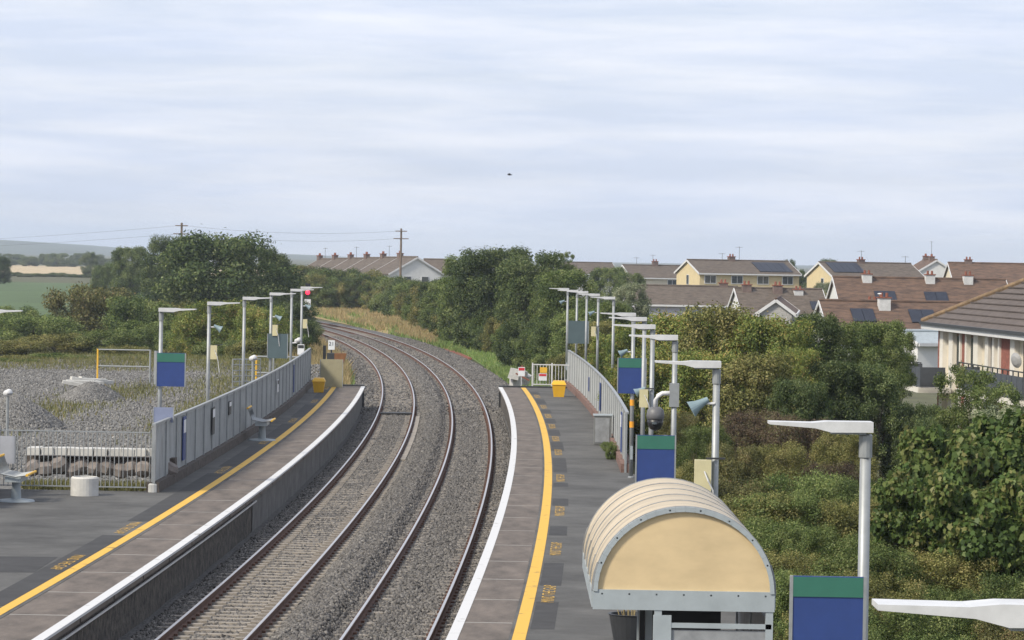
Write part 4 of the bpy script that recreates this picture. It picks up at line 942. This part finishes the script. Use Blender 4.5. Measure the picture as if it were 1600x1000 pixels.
left = [('bush0', 'brown', 150, 446, 285, 150), ('bush1', 'mid', 215, 462, 280, 120), ('bush0', 'mid', 60, 492, 270, 130), ('bush1', 'mid', 20, 478, 300, 90), ('bush0', 'olive', 10, 530, 235, 120), ('bush1', 'olive', 95, 520, 240, 130), ('bush0', 'mid', 175, 515, 240, 120), ('bush1', 'mid', 240, 500, 250, 120), ('bush0', 'olive', 40, 555, 215, 110), ('bush1', 'mid', 110, 552, 214, 90), ('bush0', 'olive', 195, 540, 222, 100), ('bush1', 'olive', 270, 470, 300, 100), ('bush0', 'mid', 290, 515, 240, 110), ('bush1', 'olive', 0, 570, 205, 100), ('fine0', 'brown', 310, 555, 216, 90), ('bush1', 'mid', 440, 520, 232, 100), ('bush0', 'dark', 470, 500, 250, 70), ('bush1', 'olive', 400, 530, 222, 90), ('bush0', 'dark', 450, 470, 290, 90), ('bush0', 'mid', 350, 530, 225, 90), ('bush1', 'brown', 250, 545, 215, 80)]
for k_, m_, u, v, Y, w in left: plant(k_, m_, u, v, Y, w, TONE[m_]+' scrub bush between the gravel compound and the green field', 'bush', group='scrub behind the compound')
for i, (u, v, Y, w) in enumerate(((20, 560, 188, 110), (90, 552, 196, 110), (150, 560, 206, 90), (215, 556, 206, 100), (285, 560, 204, 90), (350, 556, 206, 80), (60, 585, 182, 90), (0, 590, 176, 80))): plant('bush%d' % (i % 2), 'mid', u, v, Y, w, 'fresh green bush crowding the back edge of the gravel compound', 'bush', group='bushes edging the compound', z0=.2)
for u, v, Y, w, lab in ((345, 468, 232, 130, 'bright yellow green bush behind the lamp posts of the compound'), (410, 478, 228, 90, 'smaller yellow green bush behind the slate sign'), (300, 490, 236, 70, 'yellow green bush at the foot of the large dense tree')): plant('bush0', 'yellow', u, v, Y, w, lab, 'bush')
# hedge bank along the outside of the curve
def vbase(u): return float(np.interp(u, [455, 500, 560, 640, 690, 740, 800, 870, 930], [462, 468, 480, 502, 526, 544, 558, 575, 590]))
for i in range(32):
    f_ = i/31; u = 448+f_*420; v = float(np.interp(u, [448, 500, 560, 600, 640, 690, 710, 868], [413, 417, 422, 430, 438, 438, 428, 430]))+random.uniform(-3, 5); Y = min(450, on(u, vbase(u), GZ)[1]*1.06+6)
    plant('tree%d' % (i % 2) if i % 4 else 'bush0', ('mid', 'olive', 'dark', 'mid')[i % 4], u, v, Y, 56+f_*16+random.uniform(-8, 14), TONE[('mid', 'olive', 'dark', 'mid')[i % 4]]+' tree in the overgrown bank along the outside of the curve', T_, group='overgrown bank trees', depth=1.2)
for i in range(30):
    f_ = i/29; u = 462+f_*430; vb = vbase(u); v = vb-(34+26*f_)+random.uniform(-7, 7); Y = min(440, on(u, vb, GZ)[1]+2.0)
    plant('bush%d' % (i % 2), ('mid', 'dark', 'olive', 'mid', 'olive')[i % 5], u, v, Y, 46+18*f_+random.uniform(-8, 14), TONE[('mid', 'dark', 'olive', 'mid', 'olive')[i % 5]]+' bush at the foot of the overgrown bank along the curve', 'bush', group='bank bushes')
for k_, m_, u, v, Y, w, lab in (('tree0', 'dark', 775, 384, 268, 130, 'tall ragged dark tree at the crest of the overgrown bank'), ('tree1', 'mid', 730, 398, 280, 90, 'leafy tree on the shoulder of the tall ragged tree'), ('tree1', 'dark', 835, 392, 250, 120, 'broad dark tree by the far lamps of the shelter platform'), ('tree0', 'mid', 885, 418, 240, 100, 'green tree whose crown meets the far lamp heads'), ('open0', 'mid', 883, 393, 300, 30, 'thin treetop poking above the broad dark tree'), ('tree0', 'mid', 950, 416, 420, 60, 'round green tree in front of the brown roofed house'), ('tree1', 'mid', 985, 424, 400, 50, 'green tree below the brown roofed house'), ('tree1', 'grey', 985, 440, 215, 62, 'grey green whitebeam tree beside the plain brown roof'), ('tall0', 'dark', 1232, 405, 520, 26, 'slim dark tree at the gable of the cream house'), ('tall0', 'dark', 1245, 420, 500, 30, 'dark shrub tree between the two cream houses'), ('bush0', 'grey', 1290, 440, 400, 40, 'grey green shrub below the second cream house'), ('bush1', 'dark', 1298, 404, 600, 40, 'dark treetop behind the second cream house ridge')): plant(k_, m_, u, v, Y, w, lab)
for i, (u, v, Y, w, m_) in enumerate(((815, 500, 226, 80, 'dark'), (845, 515, 216, 80, 'mid'), (870, 500, 206, 80, 'dark'), (905, 480, 196, 90, 'mid'), (935, 500, 190, 80, 'olive'), (885, 548, 190, 60, 'olive'), (850, 552, 200, 50, 'mid'), (930, 470, 210, 80, 'dark'), (960, 470, 200, 70, 'mid'))): plant('bush%d' % (i % 2), m_, u, v, Y, w, TONE[m_]+' bush behind the end gate and far lamps', 'bush', group='bushes behind the end gate')
# yellowing trees behind the sheet fence
for i, (u, v, Y, w) in enumerate(((1000, 500, 150, 100), (960, 520, 160, 90), (1070, 483, 128, 150), (1140, 474, 122, 170), (1210, 490, 120, 150), (1030, 540, 125, 120), (1110, 545, 112, 140), (1180, 550, 110, 150), (930, 555, 165, 60), (1240, 540, 112, 110), (980, 570, 128, 80))):
    plant('bush%d' % (i % 2), 'yellow' if i % 4 != 3 else 'olive', u, v, Y, w, ('yellowing' if i % 4 != 3 else 'olive')+' tree in the thicket behind the sheet fence', T_, group='yellowing thicket trees')
# dark trees towards the apartments
for i, (u, v, Y, w) in enumerate(((1275, 487, 128, 100), (1330, 500, 132, 90), (1378, 499, 128, 84), (1404, 515, 152, 62), (1300, 560, 112, 110), (1362, 565, 112, 100), (1250, 590, 105, 100), (1418, 634, 112, 84), (1462, 650, 108, 80))):
    plant('tree%d' % (i % 2) if i < 4 else 'bush%d' % (i % 2), 'mid' if i in (1, 2, 3) else 'dark', u, v, Y, w, ('fresh green' if i in (1, 2, 3) else 'dark')+' leafy tree in the clump before the apartment balconies', T_, group='leafy trees before the apartments', z0=-1.0)
plant('open0', 'mid', 1556, 596, 90, 90, 'airy tree beside the birch like one before the balconies', z0=-1.2)
plant('open0', 'mid', 1512, 570, 92, 100, 'airy birch like tree in front of the balconies', z0=-1.2)
plant('bush1', 'dark', 1438, 628, 121, 84, 'dark bush under the corner of the dark balcony', z0=-1.2)
plant('open0', 'grey', 1562, 632, 88, 90, 'airy tree half covering the lower apartment wall', z0=-1.2)
plant('open0', 'mid', 1436, 672, 86, 70, 'thin leaved tree between the sycamore and the dark trees', z0=-1.2)
for u, v, Y, w, lab in ((1500, 672, 66, 210, 'broad leaved sycamore sapling rising in front of the airy birch like tree'), (1590, 640, 68, 200, 'tall broad leaved sycamore covering the lower apartment wall'), (1440, 735, 62, 150, 'low broad leaved sycamore shoot on the lamp post side of the clump'), (1545, 735, 60, 190, 'low broad leaved sycamore bush among the brambles'), (1640, 745, 60, 200, 'broad leaved sycamore bush at the outer end of the clump')): plant('syc', 'syc', u, v, Y, w, lab, z0=-.6)
for i, (u, v, Y, w, m_) in enumerate(((1180, 640, 98, 120, 'purple'), (1260, 650, 96, 130, 'purple'), (1320, 670, 94, 110, 'olive'), (1220, 690, 88, 110, 'olive'), (1300, 720, 84, 110, 'purple'), (1100, 660, 96, 90, 'mid'), (1150, 690, 88, 100, 'brown'), (1060, 640, 104, 80, 'brown'), (1090, 720, 82, 80, 'olive'))): plant('fine%d' % (i % 2), m_, u, v, Y, w, TONE[m_]+' shrub in the dip between the shelter and the dark trees', 'bush', group='shrubs in the dip behind the shelter', z0=-.6)
g = random.Random(5)
low = []
for r_, (vt, Y, nn) in enumerate(((735, 80, 6), (775, 74, 7), (815, 67, 6), (855, 61, 7), (900, 56, 6), (945, 52, 6), (985, 48.5, 5))):
    for i in range(nn):
        u = 1130+r_*10+(560-r_*10)*i/(nn-1)+g.uniform(-25, 25); low.append((u, vt+g.uniform(-14, 14), Y+g.uniform(-1.5, 1.5), 150+g.uniform(-20, 40), g.choice(('olive', 'mid', 'olive', 'mid', 'mid', 'brown'))))
for i, (u, v, Y, w, m_) in enumerate(low):
    if at(u, v, Y)[0]-w*Y/F/2 < 4.3: u = 800+(4.4+w*Y/F/2)*F/Y
    plant('fine%d' % (i % 2), m_, u, v, Y, w, TONE[m_]+' bramble bush in the scrub between the shelter and the apartments', 'bush', group='bramble scrub behind the shelter', z0=-.6)
for i, (Yw, ww, hh) in enumerate(((104, .2, .5), (108, .16, .35), (112, .15, .3))):
    t = thing('wall_weed', 'leafy weed growing at the foot of the reddish plinth fence', 'weed', (FXR(Yw)-.3, Yw, PZ), i, 'weeds at the fence foot')
    c_ = link('foliage', CROWNS['bush0'][0], t); c_.scale = (ww, ww*2, hh); c_.material_slots[0].link = 'OBJECT'; c_.material_slots[0].material = LM['mid']
# grasses
def grass(name, P, hgt, m, seed, wid=.02):
    g_ = np.random.default_rng(seed); n_ = len(P); h_ = hgt*(.5+.8*g_.random(n_)); a = g_.uniform(0, 6.283, n_); lean = g_.normal(0, .28, (n_, 2))
    w = np.c_[np.cos(a), np.sin(a), np.zeros(n_)]*wid; tip = P+np.c_[lean[:, 0]*h_, lean[:, 1]*h_, h_]; mid = P*.5+tip*.5+np.c_[-lean*h_[:, None]*.12, np.zeros(n_)]
    V = np.stack([P-w, P+w, mid+w*.7, tip, mid-w*.7], 1).reshape(-1, 3); Q = np.arange(n_*5).reshape(-1, 5)
    return stuff(link(name, numpy_mesh(name, V, Q, LM[m], np.repeat(np.clip(g_.normal(.45, .22, n_), 0, 1), 5))))
def scatter(n_, o0, o1, y0, y1, z, seed, clump=0):
    g_ = np.random.default_rng(seed); Y = g_.uniform(y0, y1, n_); o_ = g_.uniform(o0, o1, n_)
    return np.c_[bend(Y)+o_, Y, np.full(n_, z)]
def pxscatter(n_, us_, lo, hi, seed):
    g_ = np.random.default_rng(seed); u = g_.uniform(us_[0], us_[-1], n_); a = np.interp(u, us_, lo); c_ = np.interp(u, us_, hi); v = a+(c_-a)*g_.random(n_)
    w_ = np.sin(u*.11+seed)+np.sin(u*.043+v*.2)+np.sin(v*.31-u*.02); k_ = w_+g_.normal(0, .7, n_) > -.9
    return np.array([(*on(p, q, GZ), GZ) for p, q in zip(u[k_], v[k_])])
grass('dry_grass', pxscatter(22000, [488, 520, 560, 640, 680], [467, 470, 478, 500, 524], [492, 500, 510, 531, 543], 1), .6, 'dry', 3, .06)
pts_ = ((690, 528), (740, 545), (806, 560), (812, 600), (784, 600), (768, 580), (735, 559), (690, 546))
b = MB(); b.poly([(*on(u, v, GZ+.06), GZ+.06) for u, v in pts_]); structure(b.build('grass_verge', mat('verge_turf', (.10, .15, .03), .95, .3, 1.2)))
grass('green_bank_grass', pxscatter(9000, [690, 740, 770, 806], [529, 546, 553, 561], [546, 561, 582, 600], 31), .3, 'grass', 32, .035)
grass('bank_green_grass', pxscatter(9000, [488, 560, 640, 720], [472, 486, 510, 546], [494, 512, 533, 557], 21), .5, 'grass', 22, .06)
grass('dry_grass_verge', scatter(7000, -12.5, -8.5, 175, 280, GZ+.1, 4), .8, 'dry', 5, .03)
grass('green_verge_grass', np.r_[scatter(9000, -12.5, -8.3, 160, 230, GZ+.1, 6), scatter(12000, 1.0, 6.5, 163, 222, GZ, 7)], .35, 'grass', 8, .03)
grass('yard_weeds', np.r_[np.c_[rng.uniform(-30, -13, 5000), rng.uniform(184, 204, 5000), np.full(5000, CZ)], np.c_[rng.normal(-18, 1.2, 1500), rng.normal(150, 6, 1500), np.full(1500, CZ)], np.c_[rng.uniform(-13.4, -9.9, 1800), rng.uniform(87, 89, 1800), np.full(1800, CZ+.1)], np.c_[rng.normal(-14.5, 1.0, 1500), rng.normal(165, 8, 1500), np.full(1500, CZ)], np.c_[rng.normal(-19, 1.0, 2500), rng.normal(128, 9, 2500), np.full(2500, CZ)], np.c_[rng.normal(-13, .7, 2500), rng.normal(140, 12, 2500), np.full(2500, CZ)], np.c_[rng.uniform(-30, -12.5, 7000), rng.uniform(176, 200, 7000), np.full(7000, CZ)]], .2, 'brown', 10, .02)
grass('rough_grass', np.c_[rng.uniform(4.8, 12, 9000), rng.uniform(40, 75, 9000), np.full(9000, -.3)], .9, 'grass', 11, .02)
VERGE = mat('verge_turf', (.10, .15, .03), .95, .3, 1.2)
b = MB(); b.poly([(*on(u, v, GZ+.05), GZ+.05) for u, v in ((470, 470), (500, 466), (640, 498), (730, 553), (735, 560), (690, 548), (640, 532), (560, 511), (480, 494))]); structure(b.build('dry_bank', mat('dry_turf', (.28, .21, .09), .95, .3, .4)))
b = MB(); Yv = [159.5, 175, 195, 215, 240, 265, 290]
b.v = [(bend(y)+o, y, GZ+(.12 if o > -10 else .3)) for y in Yv for o in (-13.5, -8.25)]; b.f = [(2*i_, 2*i_+1, 2*i_+3, 2*i_+2) for i_ in range(6)]; structure(b.build('grass_verge', VERGE))
b = MB(); b.poly([(bend(161)+1.2, 163, GZ+.08), (bend(161)+7, 163, GZ+.1), (bend(215)+7, 215, GZ+.1), (bend(225)+1.6, 225, GZ+.08)]); structure(b.build('grass_verge', VERGE))

# ------------------------------------------------------------------ birds
def bird(u, v, Y, s_, m, lab, fly):
    x, z = at(u, v, Y); t = thing('bird', lab, 'bird', (x, Y, z), .3)
    MB().lathe([(.01, -.22), (.05, -.12), (.07, 0), (.05, .12), (.035, .16), (.04, .2), (.01, .26)], 10).build('body', m, t, True).rotation_euler = (math.radians(8 if fly else 60), math.pi/2, 0)
    if fly:
        for k_ in (-1, 1): MB().prism([(-.06, 0, 0), (.08, 0, 0), (.05, k_*.18, .13), (-.04, k_*.38, .10), (-.09, k_*.18, .12)], (0, 0, .012)).build('wing', m, t)
    else:
        for k_ in (-.02, .02): MB().tube([(k_, 0, -.05), (k_, 0, -.2)], .008, 4).build('leg', ORANGE, t)
    t.scale = [s_]*3
bird(1374, 459, 258, .9, SIGNW, 'white gull standing on the central white chimney', False)
bird(796, 273, 95, .32, BLACK, 'small dark bird flying in the open sky', True)

# ------------------------------------------------------------------ air
b = MB(); b.box((0, 3900, 28), (15900, 8300, 60)); hz_ = b.build('haze', None); hz_['kind'] = 'stuff'
hm = bpy.data.materials.new('haze'); hm.use_nodes = True; hm.node_tree.nodes.clear()
pv = hm.node_tree.nodes.new('ShaderNodeVolumePrincipled'); pv.inputs['Density'].default_value = .00014; pv.inputs['Color'].default_value = (.78, .88, 1, 1)
ho = hm.node_tree.nodes.new('ShaderNodeOutputMaterial'); hm.node_tree.links.new(pv.outputs[0], ho.inputs['Volume']); hz_.data.materials.append(hm)
